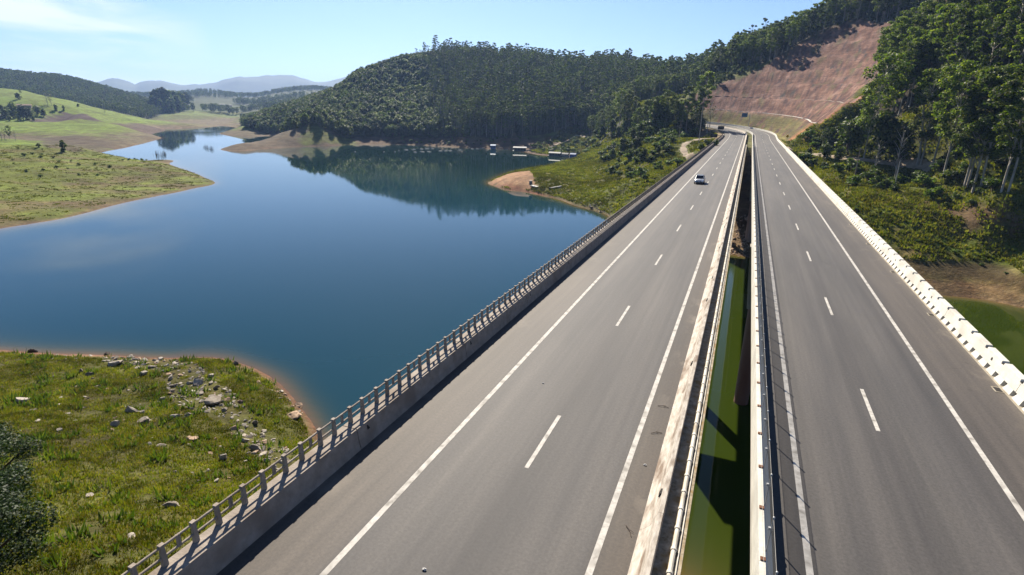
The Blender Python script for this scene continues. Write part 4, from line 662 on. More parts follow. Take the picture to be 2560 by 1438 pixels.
# parapet and netting of the right carriageway
prof = [(2.32, 0), (2.12, .35), (1.965, .95), (1.80, .95), (1.79, -.125), (2.32, -.1)]
for k in range(-2, 52):
    a, b = 13.83+9*k, 13.83+9*(k+1)-.012
    if b > S1: break
    o = sweep('median_parapet', prof, a, b, M['conc_white'])
    tag(o, 'length of white parapet along the median edge of the right carriageway', 'barrier', 'lengths of right median parapet')
    if b < 240:
        m = MB()
        for q in range(4):
            yy = a+2.25*q; m.box(1.83, 1.97, yy+.02, yy+.15, .94, .985)
        m.build('bracket', M['rust'], o)
e = empty('netting_fence', (2.0, 20, .9)); tag(e, 'dark netting fence on thin posts along the right median parapet', 'fence')
m = MB(); m.add([(0.0, -34, 0.10), (.03, -34, 1.09), (.03, 226, 1.09), (0.0, 226, .10)], [(0, 1, 2, 3)]); m.build('netting', M['net'], e)
m = MB(); m.tube([(.03, -34, 1.1), (.03, 226, 1.1)], .006, 5); m.tube([(-.12, -34, .3), (-.12, 226, .3)], .005, 5); m.build('wire', M['polec'], e)
pm = MB(); pm.tube([(0, 0, -.02), (.03, 0, 1.13)], .022, 6); pm.ell((.03, 0, 1.14), (.035, .035, .03), 6, 4); pm.box(-.06, .05, -.03, .03, .72, .80)
po = pm.build('post', M['steel'], e); po.location = (0, -12+.2, 0)
for k in range(1, 100):
    c = po.copy(); COL.objects.link(c); c.parent = e; c.location = (0, -11.8+2.05*k, 0)
pm2 = MB()
for k in range(100, 116): pm2.tube([(0, -11.8+2.05*k, -.02), (.03, -11.8+2.05*k, 1.13)], .022, 5)
tag(pm2.build('far_post', M['steel'], e), kind='stuff')
# outer barrier of the right carriageway: 11 m lengths with slots
def slotted(a):
    m = MB(); L_ = 10.97
    for q in range(10):
        y0 = q*1.1; m.hexa([(13.10, y0+.15, 0), (13.66, y0+.15, 0), (13.66, y0+.97, 0), (13.10, y0+.97, 0)], [(13.24, y0+.22, .265), (13.66, y0+.22, .265), (13.66, y0+.90, .265), (13.24, y0+.90, .265)])
    m.hexa([(13.23, 0, .268), (13.67, 0, .268), (13.67, L_, .268), (13.23, L_, .268)], [(13.33, 0, .74), (13.665, 0, .74), (13.665, L_, .74), (13.33, L_, .74)])
    for q in range(5):
        y0 = q*2.2; m.hexa([(13.328, y0+.12, .742), (13.668, y0+.12, .742), (13.668, y0+2.08, .742), (13.328, y0+2.08, .742)], [(13.36, y0+.16, .90), (13.66, y0+.16, .90), (13.66, y0+2.04, .90), (13.36, y0+2.04, .90)])
    m.cur = 1  # dark fill paints the shade inside the slots and top notches
    m.box(13.34, 13.60, .02, L_-.02, .02, .26); m.box(13.36, 13.64, .02, L_-.02, .741, .80)
    m.hexa([(13.27, 3.2, .5), (13.30, 3.2, .5), (13.30, 3.42, .5), (13.27, 3.42, .5)], [(13.31, 3.25, .66), (13.34, 3.25, .66), (13.34, 3.42, .66), (13.31, 3.42, .66)])
    o = m.build('slotted_barrier', [M['conc_white'], M['hole_shade']], bevel=.012); o.location = (0, a, .003); return o
sb = slotted(-2.3)
tag(sb, 'white precast barrier length with dark drain slots on the outer edge of the right bridge', 'barrier', 'white slotted barrier lengths')
for k in range(1, 21):
    c = sb.copy(); COL.objects.link(c); c.location = (0, -2.3+11*k, .003)
m = MB(); m.add([(12.98, -5, .006), (13.4, -5, .006), (13.4, 228, .006), (12.98, 228, .006)], [(0, 1, 2, 3)])
M['gutter'] = cmat('dusty gutter', (.22, .19, .14), (.36, .32, .25), 2.5, .9, coord='Geo'); tag(m.build('gutter', M['gutter']), kind='structure')
for i, yy in enumerate((31.0, 42.3, 53.6, 64.9, 76.2, 87.5)):
    m = MB(); m.box(12.62, 13.0, yy, yy+.62, .008, .02); m.cur = 1; m.box(12.68, 12.95, yy+.05, yy+.55, .02, .024)
    tag(m.build('drain_grate', [M['gutter'], M['hole_shade']]), 'drain inlet in the gutter at the foot of the white slotted barrier', 'drain', 'drain inlets by the slotted barrier')
prof = [(13.2, 0), (13.32, .75), (13.62, .75), (13.7, -.2), (13.2, -.2)]
for k in range(21):
    a, b = 229.2+12*k, 229.2+12*(k+1)-.03
    if b > S1: break
    tag(sweep('roadside_barrier', prof, a, b, M['conc_white']), 'low pale concrete barrier at the foot of the cutting', 'barrier', 'low barriers round the outside of the bend')
# pipe on the ledge
e = empty('service_pipe', (-.42, 0, .33)); tag(e, 'pale jointed pipe lying on the mossy ledge beside the left median barrier', 'pipe')
m = MB(); m.tube([(0, -20, .085), (0, 246, .085)], .07, 10); m.build('pipe_run', M['pvc'], e)
m = MB(); m.tube([(.15, -20, .03), (.15, 246, .03)], .022, 6); m.build('cable', M['pvc'], e)
cm = MB(); cm.tube([(0, -.05, 0), (0, .05, 0)], .092, 12); co = cm.build('collar', M['pvc'], e); co.location = (0, 4.6, .085)
for k in range(1, 100):
    c = co.copy(); COL.objects.link(c); c.parent = e; c.location = (0, 4.6+.93*k, .085)
cm = MB()
for k in range(100, 255): cm.tube([(0, 4.6+.93*k-.05, .085), (0, 4.6+.93*k+.05, .085)], .092, 8)
tag(cm.build('far_collar', M['pvc'], e), kind='stuff')
# concrete channels along the benches of the cutting
for nb in range(2):
    run = []
    for s in np.arange(262, S1, 6.):
        o_ = 16.5+12.5*nb+11.; x, y, z, th = [float(v) for v in road(s, o_, 0)]
        zt, ct, _, _ = ground(T, [x], [y], True)
        if ct[0] > .6: run.append((x, y, float(zt[0])+.10))
    if len(run) > 3:
        m = MB()
        for p, q in zip(run[:-1], run[1:]):
            if math.dist(p[:2], q[:2]) > 25: continue
            dx, dy = q[0]-p[0], q[1]-p[1]; l_ = math.hypot(dx, dy); n_ = (dy/l_*.45, -dx/l_*.45)
            m.hexa([(p[0]-n_[0], p[1]-n_[1], p[2]-.25), (p[0]+n_[0], p[1]+n_[1], p[2]-.25), (q[0]+n_[0], q[1]+n_[1], q[2]-.25), (q[0]-n_[0], q[1]-n_[1], q[2]-.25)],
                   [(p[0]-n_[0], p[1]-n_[1], p[2]), (p[0]+n_[0], p[1]+n_[1], p[2]), (q[0]+n_[0], q[1]+n_[1], q[2]), (q[0]-n_[0], q[1]-n_[1], q[2])])
        tag(m.build('drainage_channel', M['conc_white'] if nb == 0 else M['conc']), ('pale concrete channel along the lowest bench of the red cutting', 'thin channel along the middle bench of the red cutting', 'thin channel along the highest bench of the red cutting')[nb], 'channel')
# dirt paths
def ribbon(pts, w, name, dz=.14):
    P = [Vector(p) for p in pts]; pp = []
    for a, b in zip(P[:-1], P[1:]):
        n = max(1, int((b-a).length/2)); pp += [a.lerp(b, i/n) for i in range(n)]
    pp.append(P[-1])
    for _ in range(3): pp = [pp[0]]+[(pp[i-1]+pp[i]*2+pp[i+1])/4 for i in range(1, len(pp)-1)]+[pp[-1]]
    V = []; K = 5
    for i, p in enumerate(pp):
        d_ = (pp[min(i+1, len(pp)-1)]-pp[max(i-1, 0)]).normalized(); n_ = Vector((d_.y, -d_.x)); ww = w*(1+.18*math.sin(i*.9)+.1*math.sin(i*2.3))
        for k in range(K):
            q = p+n_*ww*(k/(K-1)-.5); V.append((q.x, q.y))
    V = np.array(V); z = ground(T, V[:, 0], V[:, 1])+dz
    z[0::K] -= .25; z[K-1::K] -= .25
    F = [(i*K+k, i*K+k+1, (i+1)*K+k+1, (i+1)*K+k) for i in range(len(pp)-1) for k in range(K-1)]
    return tag(mesh_np(name, np.column_stack([V, z]), np.array(F), M['path'], smooth=True), kind='structure')
ribbon(PL['pathR'], 4.2, 'dirt_path'); ribbon(PL['pathL'], 3.4, 'dirt_path'); ribbon(PL['pathS'], 2.6, 'dirt_path')
# ================================================================ vegetation
def leaves(clumps, n, size, seed, elong=1.5, up=.5, shell=.55):
    """leaf sized quads spread through clumps (x,y,z,rx,ry,rz)"""
    r = np.random.RandomState(seed); cl = np.array(clumps); vol = cl[:, 3]*cl[:, 4]*cl[:, 5]; p = vol**.75; p /= p.sum()
    k = r.choice(len(cl), n, p=p); d_ = r.normal(size=(n, 3)); d_ /= np.linalg.norm(d_, axis=1)[:, None]
    rad = (shell+(1-shell)*r.rand(n))*np.where(r.rand(n) < .25, r.rand(n), 1)*(1+.12*r.normal(size=n))
    c = cl[k, :3]+d_*cl[k, 3:6]*rad[:, None]
    nrm = d_*.6+r.normal(size=(n, 3))*.6+np.array([0, 0, up]); nrm /= np.linalg.norm(nrm, axis=1)[:, None]
    t = np.cross(nrm, r.normal(size=(n, 3))); t /= np.linalg.norm(t, axis=1)[:, None]+1e-9; b = np.cross(nrm, t)
    s = size*(.6+.8*r.rand(n))[:, None]
    t = t*s*elong*.5; b = b*s*.5
    V = np.stack([c-t-b*.4, c+b, c+t+b*.3, c-b], 1).reshape(-1, 3)
    F = np.arange(4*n).reshape(n, 4); return V, F
def crown_mesh(name, clumps, n, size, seed, mat, **k):
    V, F = leaves(clumps, n, size, seed, **k); o = mesh_np(name, V, F, mat); me = o.data; bpy.data.objects.remove(o); return me
def mesh_of(mb, name, mat, smooth=True):
    o = mb.build(name, mat, smooth=smooth); me = o.data; bpy.data.objects.remove(o); return me
PROTO = {}
def euc(seed, H=25., base=.42, cr=1.0, n=2000, leafm='leaf_e', lean=.4, size=.52, bark='bark', ncl=15):
    r = random.Random(seed); m = MB(); pts = []; ax, ay = r.uniform(-lean, lean), r.uniform(-lean, lean)
    for i in range(8):
        t = i/7; pts.append((ax*t*t*3+.15*math.sin(t*5+seed), ay*t*t*3+.15*math.cos(t*4+seed), H*.94*t-.3*(i == 0)))
    m.tube(pts, [.22*(1-.75*(i/7))+.03 for i in range(8)], 7)
    cl = []
    for i in range(ncl):
        t = base+(1-base)*((i+.5)/ncl); a = i*2.4+r.uniform(-.5, .5)
        w = math.sin(min(1, (t-base)/(1-base)*1.25+.18)*math.pi*.62)
        R = (1.0+2.0*w)*cr*r.uniform(.55, 1.1); x0 = ax*t*t*3; y0 = ay*t*t*3
        c = (x0+R*math.cos(a), y0+R*math.sin(a), H*t+r.uniform(-.3, .6))
        q = r.uniform(.85, 1.45)*cr; cl.append((*c, q, q, q*.62))
        m.tube([(x0, y0, H*t-2.2*cr), (x0*.6+c[0]*.4, y0*.6+c[1]*.4, H*t-1.0*cr), c], [.10, .07, .03], 5)
    cl.append((ax*3, ay*3, H*.97, 1.3*cr, 1.3*cr, .9*cr))
    return H, mesh_of(m, 'trunk', M[bark]), crown_mesh('crown', cl, n, size, seed, M[leafm], up=.7)
def broad(seed, H=9., n=1300, leafm='leaf_b', size=.5, w=1.0, stem=.25, bark='barkd', oval=False, up=.5):
    r = random.Random(seed); m = MB(); cl = []
    m.tube([(0, 0, -.4), (.05*H*r.uniform(-1, 1), .03*H, H*stem), (0, 0, H*.7)], [.03*H, .025*H, .01*H], 7)
    for i in range(16):
        u = (i+.5)/16; z = stem*.8+(1-stem*.8)*u**.85; a = i*2.4
        prof = math.sin(math.pi*min(1, (.22+.78*u)))**.6 if not oval else math.sin(math.pi*(.12+.82*u))**.8
        R = H*.36*w*prof*r.uniform(.35, 1.0); c = (R*math.cos(a), R*math.sin(a), H*(z-.08)+r.uniform(-.04, .04)*H); q = H*r.uniform(.12, .20)*w
        cl.append((*c, q, q, q*.8))
        m.tube([(0, 0, H*(stem*.7)), (c[0]*.5, c[1]*.5, (H*stem+c[2])*.5), c], [.018*H, .012*H, .006*H], 5)
    return H, mesh_of(m, 'trunk', M[bark]), crown_mesh('crown', cl, n, size, seed, M[leafm], up=up)
def shrub(seed, H=2.5, n=520, leafm='leaf_s', size=.28):
    r = random.Random(seed); m = MB(); cl = []
    for i in range(8):
        a = i*2.4; R = H*.45*r.uniform(.2, 1); z = H*r.uniform(.25, .8)*(1-.35*R/H); q = H*r.uniform(.2, .32)
        cl.append((R*math.cos(a), R*math.sin(a), z, q, q, q*.75)); m.tube([(0, 0, -.2), (R*.6*math.cos(a), R*.6*math.sin(a), z)], [.03*H, .012*H], 5)
    return H, mesh_of(m, 'stem', M['barkd']), crown_mesh('foliage', cl, n, size, seed, M[leafm], up=.5)
PROTO['e'] = [euc(i+1, cr=(1.2, 1.35, 1.1, 1.5)[i], base=(.38, .30, .44, .34)[i], n=(5200, 6000, 4600, 6000)[i], ncl=(24, 28, 22, 27)[i], size=.36) for i in range(4)]
PROTO['h'] = [euc(i+11, cr=(.78, .9, .7)[i], base=(.5, .42, .55)[i], n=1500, ncl=13, size=.5) for i in range(3)]
PROTO['f'] = [euc(i+21, H=20, cr=1.35, base=.3, n=1100, size=.8, ncl=13) for i in range(2)]
PROTO['b'] = [broad(i+31, w=(1., 1.2, .9)[i]) for i in range(3)]
PROTO['c'] = [broad(i+41, leafm='leaf_e', w=(1.1, .9)[i], up=.9) for i in range(2)]
PROTO['o'] = [broad(51, H=10, w=.72, stem=.1, oval=True, n=1500), broad(52, H=10, w=.62, stem=.12, oval=True, n=1500, leafm='leaf_e')]
PROTO['d'] = [euc(61, H=14, base=.35, n=170, leafm='leaf_d', size=.35, cr=1.1), euc(62, H=14, base=.4, n=230, size=.4, cr=1.0, leafm='leaf_d')]
PROTO['g'] = [euc(71, H=34, base=.34, cr=1.9, n=5200, size=.5, lean=1.4, ncl=34, bark='bark')]
PROTO['n'] = [broad(81, leafm='leaf_n', H=6, n=24000, size=.08, w=1.1, stem=.1)]
PROTO['s'] = [shrub(91), shrub(92), shrub(93, leafm='leaf_b'), shrub(94, leafm='leaf_s', n=420)]
NAMES = {'e': 'eucalyptus_tree', 'h': 'eucalyptus_tree', 'f': 'eucalyptus_tree', 'b': 'leafy_tree', 'c': 'leafy_tree', 'o': 'leafy_tree', 'd': 'sparse_tree', 'g': 'eucalyptus_tree', 'n': 'leafy_tree', 's': 'shrub'}
CATS = {'eucalyptus_tree': 'eucalyptus', 'leafy_tree': 'tree', 'sparse_tree': 'sparse tree', 'shrub': 'shrub'}
FIRST = {}
def plant(kind, x, y, h, label, group=None, var=None, z=None, rz=None, wide=1.):
    P = PROTO[kind]; v = random.randrange(len(P)) if var is None else var % len(P); H, tm, cmh = P[v]; nm = NAMES[kind]
    if z is None: z = float(ground(T, [x], [y])[0])
    e = empty(nm, (x, y, z-.1), random.uniform(0, 6.28) if rz is None else rz); k = h/H; e.scale = (k*wide, k*wide, k)
    tag(e, label, CATS[nm], group)
    t = link(bpy.data.objects.new('stem' if kind == 's' else 'trunk', tm), e); c = link(bpy.data.objects.new('foliage' if kind == 's' else 'crown', cmh), e)
    if (kind, v) not in FIRST: FIRST[(kind, v)] = (t, c)
    return e
cnt = {}
for t in TREES: cnt[t[4]] = cnt.get(t[4], 0)+1
for i, (x, y, h, k, li) in enumerate(TREES):
    plant(k, x, y, h, TLAB[li], TLAB[li].replace('dark ', '')[:60] if cnt[li] > 1 else None, var=i, wide=1.25 if k == 'n' else 1)
def scatter(P, sp, seed, jit=.45):
    P = np.array(P); r = np.random.RandomState(seed); xs = np.arange(P[:, 0].min(), P[:, 0].max(), sp); ys = np.arange(P[:, 1].min(), P[:, 1].max(), sp)
    X, Y = np.meshgrid(xs, ys); X = X.ravel()+r.uniform(-jit, jit, X.size)*sp; Y = Y.ravel()+r.uniform(-jit, jit, Y.size)*sp
    k = inpoly(X, Y, [tuple(p) for p in P]); return X[k], Y[k]
CM = np.array(CAM_M)
PATHS = [p for k in ('pathR', 'pathL', 'pathS') for p in PL[k]]
PSEG = np.array([(*a, *b) for k in ('pathR', 'pathL', 'pathS') for a, b in zip(PL[k][:-1], PL[k][1:])])
def pathfree(X, Y, d):
    o = np.ones(len(X), bool)
    for x0, y0, x1, y1 in PSEG:
        t = np.clip(((X-x0)*(x1-x0)+(Y-y0)*(y1-y0))/((x1-x0)**2+(y1-y0)**2+1e-6), 0, 1); o &= np.hypot(X-x0-t*(x1-x0), Y-y0-t*(y1-y0)) > d
    return o
def inview(x, y, z, mar=.04):
    c = np.stack([x, y, z-CAM_H], 1)@CM; w = -c[:, 2]; u = c[:, 0]/w*1380/1280; v = c[:, 1]/w*1380/719
    return (w > 0) & (np.abs(u) < 1+mar) & (np.abs(v) < 1+mar)
def forest(P, sp, seed, hfun):
    X, Y = scatter(P, sp, seed); z, c, off, s = ground(T, X, Y, True)
    ok = (c < .3) & (z > WATER+2.2) & ~((np.abs(off) < 19) & (s > 200) & (s < 500)) & pathfree(X, Y, 4.5)
    X, Y, z = X[ok], Y[ok], z[ok]; kind, h = hfun(X, Y, z, np.random.RandomState(seed+9)); return X, Y, z, kind, h
def h_hill(X, Y, z, r):
    az_ = X/Y; e_ = (az_ > -.55+.03*r.normal(size=len(X))) & (r.rand(len(X)) < .8); n = len(X)
    kind = np.where(e_, 'h', np.where(r.rand(n) < .65, 'b', 'c')); h = np.where(e_, r.uniform(15, 25, n)+8*(r.rand(n) < .12), r.uniform(6, 13, n)); return kind, h
def h_right(X, Y, z, r):
    n = len(X); u = r.rand(n); kind = np.where(u < .7, 'e', np.where(u < .76, 'f', 'b')); h = np.where(kind == 'b', r.uniform(4, 9, n), r.uniform(18, 28, n)); return kind, h
def h_cut(X, Y, z, r):
    n = len(X); e_ = r.rand(n) < .8; return np.where(e_, 'e', 'b'), np.where(e_, r.uniform(15, 24, n), r.uniform(5, 9, n))
def h_far(X, Y, z, r):
    n = len(X); return np.full(n, 'f'), r.uniform(13, 19, n)
def h_val(X, Y, z, r):
    n = len(X); e_ = r.rand(n) < .6; return np.where(e_, 'e', np.where(r.rand(n) < .5, 'b', 'c')), np.where(e_, r.uniform(11, 19, n), r.uniform(5, 10, n))
ALL = []
for P, sp, seed, hf, tagn in ((F_HILL, 4.4, 1, h_hill, 'hill'), (PG['v_hillL'], 5.0, 8, h_hill, 'hill'), (PG['v_cuttop'], 4.0, 16, lambda X, Y, z, r: (np.full(len(X), 'b'), r.uniform(2.5, 5, len(X))), 'cut'), (F_RIGHT, 4.6, 2, h_right, 'right'), (F_CUT, 6.0, 3, h_cut, 'cut'), (PG['v_trees'], 5.5, 6, h_val, 'valley'), (F_FAR, 10, 4, h_far, 'far')):
    X, Y, z, kind, h = forest(P, sp, seed, hf)
    for a in zip(X, Y, z, kind, h): ALL.append((*a, tagn))
# far woods beyond the channel
r_ = np.random.RandomState(77)
for cx_, cy_, rx_, ry_, n_ in ((-1750, 1700, 260, 200, 420), (-1650, 1950, 350, 150, 420), (-1320, 1330, 130, 90, 200), (-1900, 1450, 260, 120, 300), (-1180, 905, 40, 30, 60), (-1120, 960, 50, 30, 50), (-1050, 1010, 60, 25, 50), (-1000, 1080, 90, 60, 120), (-2300, 1500, 400, 200, 300), (-1500, 1150, 70, 25, 60)):
    for _ in range(n_):
        a, q = r_.uniform(0, 6.28), math.sqrt(r_.rand()); ALL.append((KS*(cx_+rx_*q*math.cos(a)), KS*(cy_+ry_*q*math.sin(a)), None, 'f', r_.uniform(14, 20), 'beyond'))
miss = [i for i, a in enumerate(ALL) if a[2] is None]; zz_ = ground(T, [ALL[i][0] for i in miss], [ALL[i][1] for i in miss])
for i, z in zip(miss, zz_): ALL[i] = (*ALL[i][:2], float(z), *ALL[i][3:])
ax_ = np.array([a[0] for a in ALL]); ay_ = np.array([a[1] for a in ALL]); az_ = np.array([a[2] for a in ALL]); ah_ = np.array([a[4] for a in ALL]); ak_ = np.array([a[3] for a in ALL]); at_ = np.array([a[5] for a in ALL])
rr_ = np.hypot(ax_, ay_); vis = inview(ax_, ay_, az_+ah_*.8)
drop = (~vis) & (rr_ > 60) & ~((at_ == 'right') & (rr_ < 330)) & ~((at_ == 'hill')) ; ALLK = ~drop & ~((~vis) & (ax_ > 230))
size = ah_/rr_*vis*ALLK
LBL = {('e', 'valley'): ('slim eucalyptus of the sunlit valley left of the motorway bend', 'slim eucalypts of the sunlit valley'),
       ('b', 'valley'): ('round dark tree of the valley left of the motorway bend', 'round dark trees of the valley'),
       ('c', 'valley'): ('round olive tree of the valley left of the motorway bend', 'round olive trees of the valley'),
       ('b', 'right'): ('low leafy tree under the eucalypts of the right slope', 'low leafy trees of the right slope'),
       ('e', 'right'): ('tall green eucalyptus of the wooded slope on the right', 'eucalypts of the right slope'),
       ('f', 'right'): ('full crowned eucalyptus of the wooded slope on the right', 'full crowned eucalypts of the right slope'),
       ('h', 'hill'): ('slender eucalyptus on the wooded hill across the lake', 'eucalypts of the hill across the lake'),
       ('e', 'cut'): ('eucalyptus of the wood above the red cutting', 'eucalypts above the red cutting'),
       ('b', 'cut'): ('low dark tree at the top edge of the red cutting', 'low trees above the red cutting'),
       ('b', 'hill'): ('rounded dark tree on the left shoulder of the hill across the lake', 'dark rounded trees across the lake'),
       ('c', 'hill'): ('rounded olive green tree on the left shoulder of the hill across the lake', 'olive rounded trees across the lake')}
used = np.zeros(len(ALL), bool)
r_ = np.random.RandomState(15)
for k_ in range(34):
    x, y, z, th = [float(v) for v in road(r_.uniform(392, 470), r_.uniform(-33, -19))]; plant('b', x, y, r_.uniform(6, 12), 'leafy tree massed on the inside verge behind the motorway bend', 'leafy trees inside the motorway bend')
for ks, lim in ((('e', 'f', 'h'), 262), (('b', 'c'), 235)):
    c = np.nonzero(np.isin(ak_, ks) & (size > 0) & (at_ != 'far') & (at_ != 'beyond'))[0]; c = c[np.argsort(-size[c])][:lim]
    for i in c:
        lb = LBL[(ak_[i], at_[i])]; plant(ak_[i], ax_[i], ay_[i], ah_[i], lb[0], lb[1], z=az_[i]); used[i] = True
def gn_forest(name, label, sel, kinds):
    pts = np.stack([ax_[sel], ay_[sel], az_[sel]-.2], 1); n = len(pts); src = []; look = {}
    for k in kinds:
        for v in range(len(PROTO[k])):
            if (k, v) in FIRST: look.setdefault(k, []).append(len(src)); src.append((k, v))
    r = np.random.RandomState(5); ix = np.array([look[k][r.randint(len(look[k]))] for k in ak_[sel]]); sc = np.array([ah_[i]/PROTO[ak_[i]][0][0] for i in np.nonzero(sel)[0]])
    me = bpy.data.meshes.new(name); me.vertices.add(n); me.vertices.foreach_set('co', pts.astype(np.float32).ravel())
    for nm, arr in (('tsc', sc), ('trot', r.uniform(0, 6.28, n))):
        a = me.attributes.new(nm, 'FLOAT', 'POINT'); a.data.foreach_set('value', arr.astype(np.float32))
    a = me.attributes.new('tix', 'INT', 'POINT'); a.data.foreach_set('value', ix.astype(np.int32))
    o = bpy.data.objects.new(name, me); link(o)
    g = bpy.data.node_groups.new(name, 'GeometryNodeTree'); g.interface.new_socket('Geometry', in_out='INPUT', socket_type='NodeSocketGeometry'); g.interface.new_socket('Geometry', in_out='OUTPUT', socket_type='NodeSocketGeometry')
    N_, L_ = g.nodes, g.links; gi = N_.new('NodeGroupInput'); go = N_.new('NodeGroupOutput')
    g2i = N_.new('GeometryNodeGeometryToInstance')
    for kv in reversed(src):
        jn = N_.new('GeometryNodeJoinGeometry')
        for ob in FIRST[kv]:
            oi = N_.new('GeometryNodeObjectInfo'); oi.inputs['Object'].default_value = ob; oi.transform_space = 'ORIGINAL'; L_.new(oi.outputs['Geometry'], jn.inputs[0])
        one = N_.new('GeometryNodeGeometryToInstance'); L_.new(jn.outputs[0], one.inputs[0]); src_out = one.outputs[0]
        if 'JJ' not in locals(): JJ = N_.new('GeometryNodeJoinGeometry')
        L_.new(src_out, JJ.inputs[0])
    N_.remove(g2i)
    ip = N_.new('GeometryNodeInstanceOnPoints'); L_.new(gi.outputs[0], ip.inputs['Points']); L_.new(JJ.outputs[0], ip.inputs['Instance']); ip.inputs['Pick Instance'].default_value = True
    def na(nm, ty):
        q = N_.new('GeometryNodeInputNamedAttribute'); q.data_type = ty; q.inputs['Name'].default_value = nm; return [s for s in q.outputs if s.enabled][0]
    L_.new(na('tix', 'INT'), ip.inputs['Instance Index'])
    cx = N_.new('ShaderNodeCombineXYZ'); L_.new(na('trot', 'FLOAT'), cx.inputs[2]); L_.new(cx.outputs[0], ip.inputs['Rotation'])
    cs = N_.new('ShaderNodeCombineXYZ'); f = na('tsc', 'FLOAT')
    for i in range(3): L_.new(f, cs.inputs[i])
    L_.new(cs.outputs[0], ip.inputs['Scale']); L_.new(ip.outputs[0], go.inputs[0])
    md = o.modifiers.new('trees', 'NODES'); md.node_group = g; tag(o, label, 'forest', kind='stuff'); return o
rest = ALLK & ~used
if ('f', 0) not in FIRST: plant('f', *[(-1180, 905)][0], 22, 'tall tree at the heart of the far clump above the channel')
gn_forest('hillside_forest', 'dense wood covering the hill across the lake', rest & ((at_ == 'hill') | (at_ == 'valley')), ['e', 'h', 'b', 'c'])
gn_forest('slope_forest', 'eucalyptus wood covering the steep slope on the right', rest & ((at_ == 'right') | (at_ == 'cut')), ['e', 'f', 'b'])
gn_forest('distant_forest', 'distant woods on the low hills at the left', rest & ((at_ == 'far') | (at_ == 'beyond')), ['f'])
# shrubs one by one
for zn, sp, seed, lo, hi, lab, kinds, mx_ in (
        ('z_scrubL', 4.8, 11, 1.5, 4.2, 'green shrub on the scrubby headland left of the bridge end', 's', 75),
        ('z_valley', 7, 12, 3, 7, 'bushy shrub in the hollow below the valley trees', 's', 45),
        ('z_slopeR', 5.6, 13, 1.5, 4.2, 'leafy shrub on the slope below the dirt path on the right', 's', 60),
        ('z_bankR', 5.6, 14, .6, 1.5, 'low shrub on the grassy bank right of the bridge', 's', 25),
        ('z_drain', 5, 15, 2, 4.5, 'shrub in the orange gully beside the cutting', 's', 40),
        ('z_boat', 4.8, 17, 1.5, 4.5, 'shrub on the slope above the houseboats', 's', 90),
        ('z_bank', 8, 18, 1.2, 3.2, 'dark shrub on the shaded bank below the wooded hill', 's', 60),
        ('z_tuftT', 12, 16, .8, 1.8, 'dark tuft of scrub on the back of the grassy headland', 's', 60)):
    X, Y = scatter(PG[zn], sp, seed); z, c, off, s = ground(T, X, Y, True); r = np.random.RandomState(seed)
    ok = ~((np.abs(off) < 17) & (s > 225)) & (np.abs(off) > 16) & (c < .5) & pathfree(X, Y, 5.5); X, Y, z = X[ok], Y[ok], z[ok]; o_ = r.permutation(len(X))[:mx_]
    for i in o_: plant('s', X[i], Y[i], r.uniform(lo, hi), lab, lab.replace('shrub', 'shrubs', 1), z=z[i], wide=r.uniform(.9, 1.4))
# grass
def tufts(name, label, X, Y, hlo, hhi, wid, seed, mat, nb=6, spread=.25, cat='grass'):
    r = np.random.RandomState(seed); n = len(X); z = ground(T, X, Y); k = np.repeat(np.arange(n), nb); N_ = n*nb
    h = (r.uniform(hlo, hhi, n)[k])*(r.uniform(.6, 1.1, N_)); a = r.uniform(0, 6.28, N_); q = np.sqrt(r.rand(N_))*spread*(h/hhi+.3)
    bx, by = X[k]+q*np.cos(a), Y[k]+q*np.sin(a); bz = z[k]-.05; ln = r.uniform(.1, .6, N_)*h; w = wid*r.uniform(.6, 1.3, N_); t = r.uniform(0, 6.28, N_)
    wx, wy = np.cos(t)*w/2, np.sin(t)*w/2; tx, ty = bx+ln*np.cos(a), by+ln*np.sin(a)
    V = np.stack([np.stack([bx-wx, by-wy, bz], 1), np.stack([bx+wx, by+wy, bz], 1), np.stack([tx, ty, bz+h], 1)], 1).reshape(-1, 3)
    return tag(mesh_np(name, V, np.arange(3*N_).reshape(-1, 3), mat), label, cat, kind='stuff')
def gpts(x0, x1, y0, y1, n, seed, cond=None, clump=.5):
    x0 *= KS; y0 *= KS; y1 *= KS; x1 = x1*KS if abs(x1) > 14 else x1
    r = np.random.RandomState(seed); X = r.uniform(x0, x1, n); Y = r.uniform(y0, y1, n); k = wob(X, Y, 5, seed)+.7*wob(X, Y, 17, seed+1) > r.normal(size=n)*.5-clump
    X, Y = X[k], Y[k]; z, c, off, s = ground(T, X, Y, True); ok = (z > WATER+.55) & (c < .5) & ~((np.abs(off) < 16) & (s > 235)) & (np.abs(off) > 12.8) & pathfree(X, Y, 2.4)
    if cond is not None: ok &= cond(X, Y, z)
    X, Y, z = X[ok], Y[ok], z[ok]; v = inview(X, Y, z, .05); return X[v], Y[v]
band = lambda x, y, z: ~(inpoly(x, y, PG['z_rockN']) & (wob(x, y, 3, 71) > -.6)) & (z > WATER+.7)
X, Y = gpts(-112, -13, -2, 52, 170000, 31, band, clump=.9); n_ = len(X)
tufts('grass', 'short green grass on the near left hill', X[:n_*2//3], Y[:n_*2//3], .10, .36, .09, 32, M['grass'], 8)
tufts('dry_grass', 'dry yellow grass on the near left hill', X[n_*2//3:], Y[n_*2//3:], .10, .36, .09, 33, M['grass_dry'], 6)
X, Y = gpts(-112, -13, -2, 52, 5200, 34, clump=-.5); tufts('weeds', 'rank green weeds on the near left hill', X, Y, .4, .95, .22, 35, M['leaf_s'], 12, .5)
X, Y = gpts(-120, -13, 150, 330, 60000, 36, lambda x, y, z: ~inpoly(x, y, PG['pendirt']))
tufts('grass', 'green tussock grass on the headland left of the bridge end', X, Y, .25, .8, .45, 37, M['grass_far'], 7, .6)
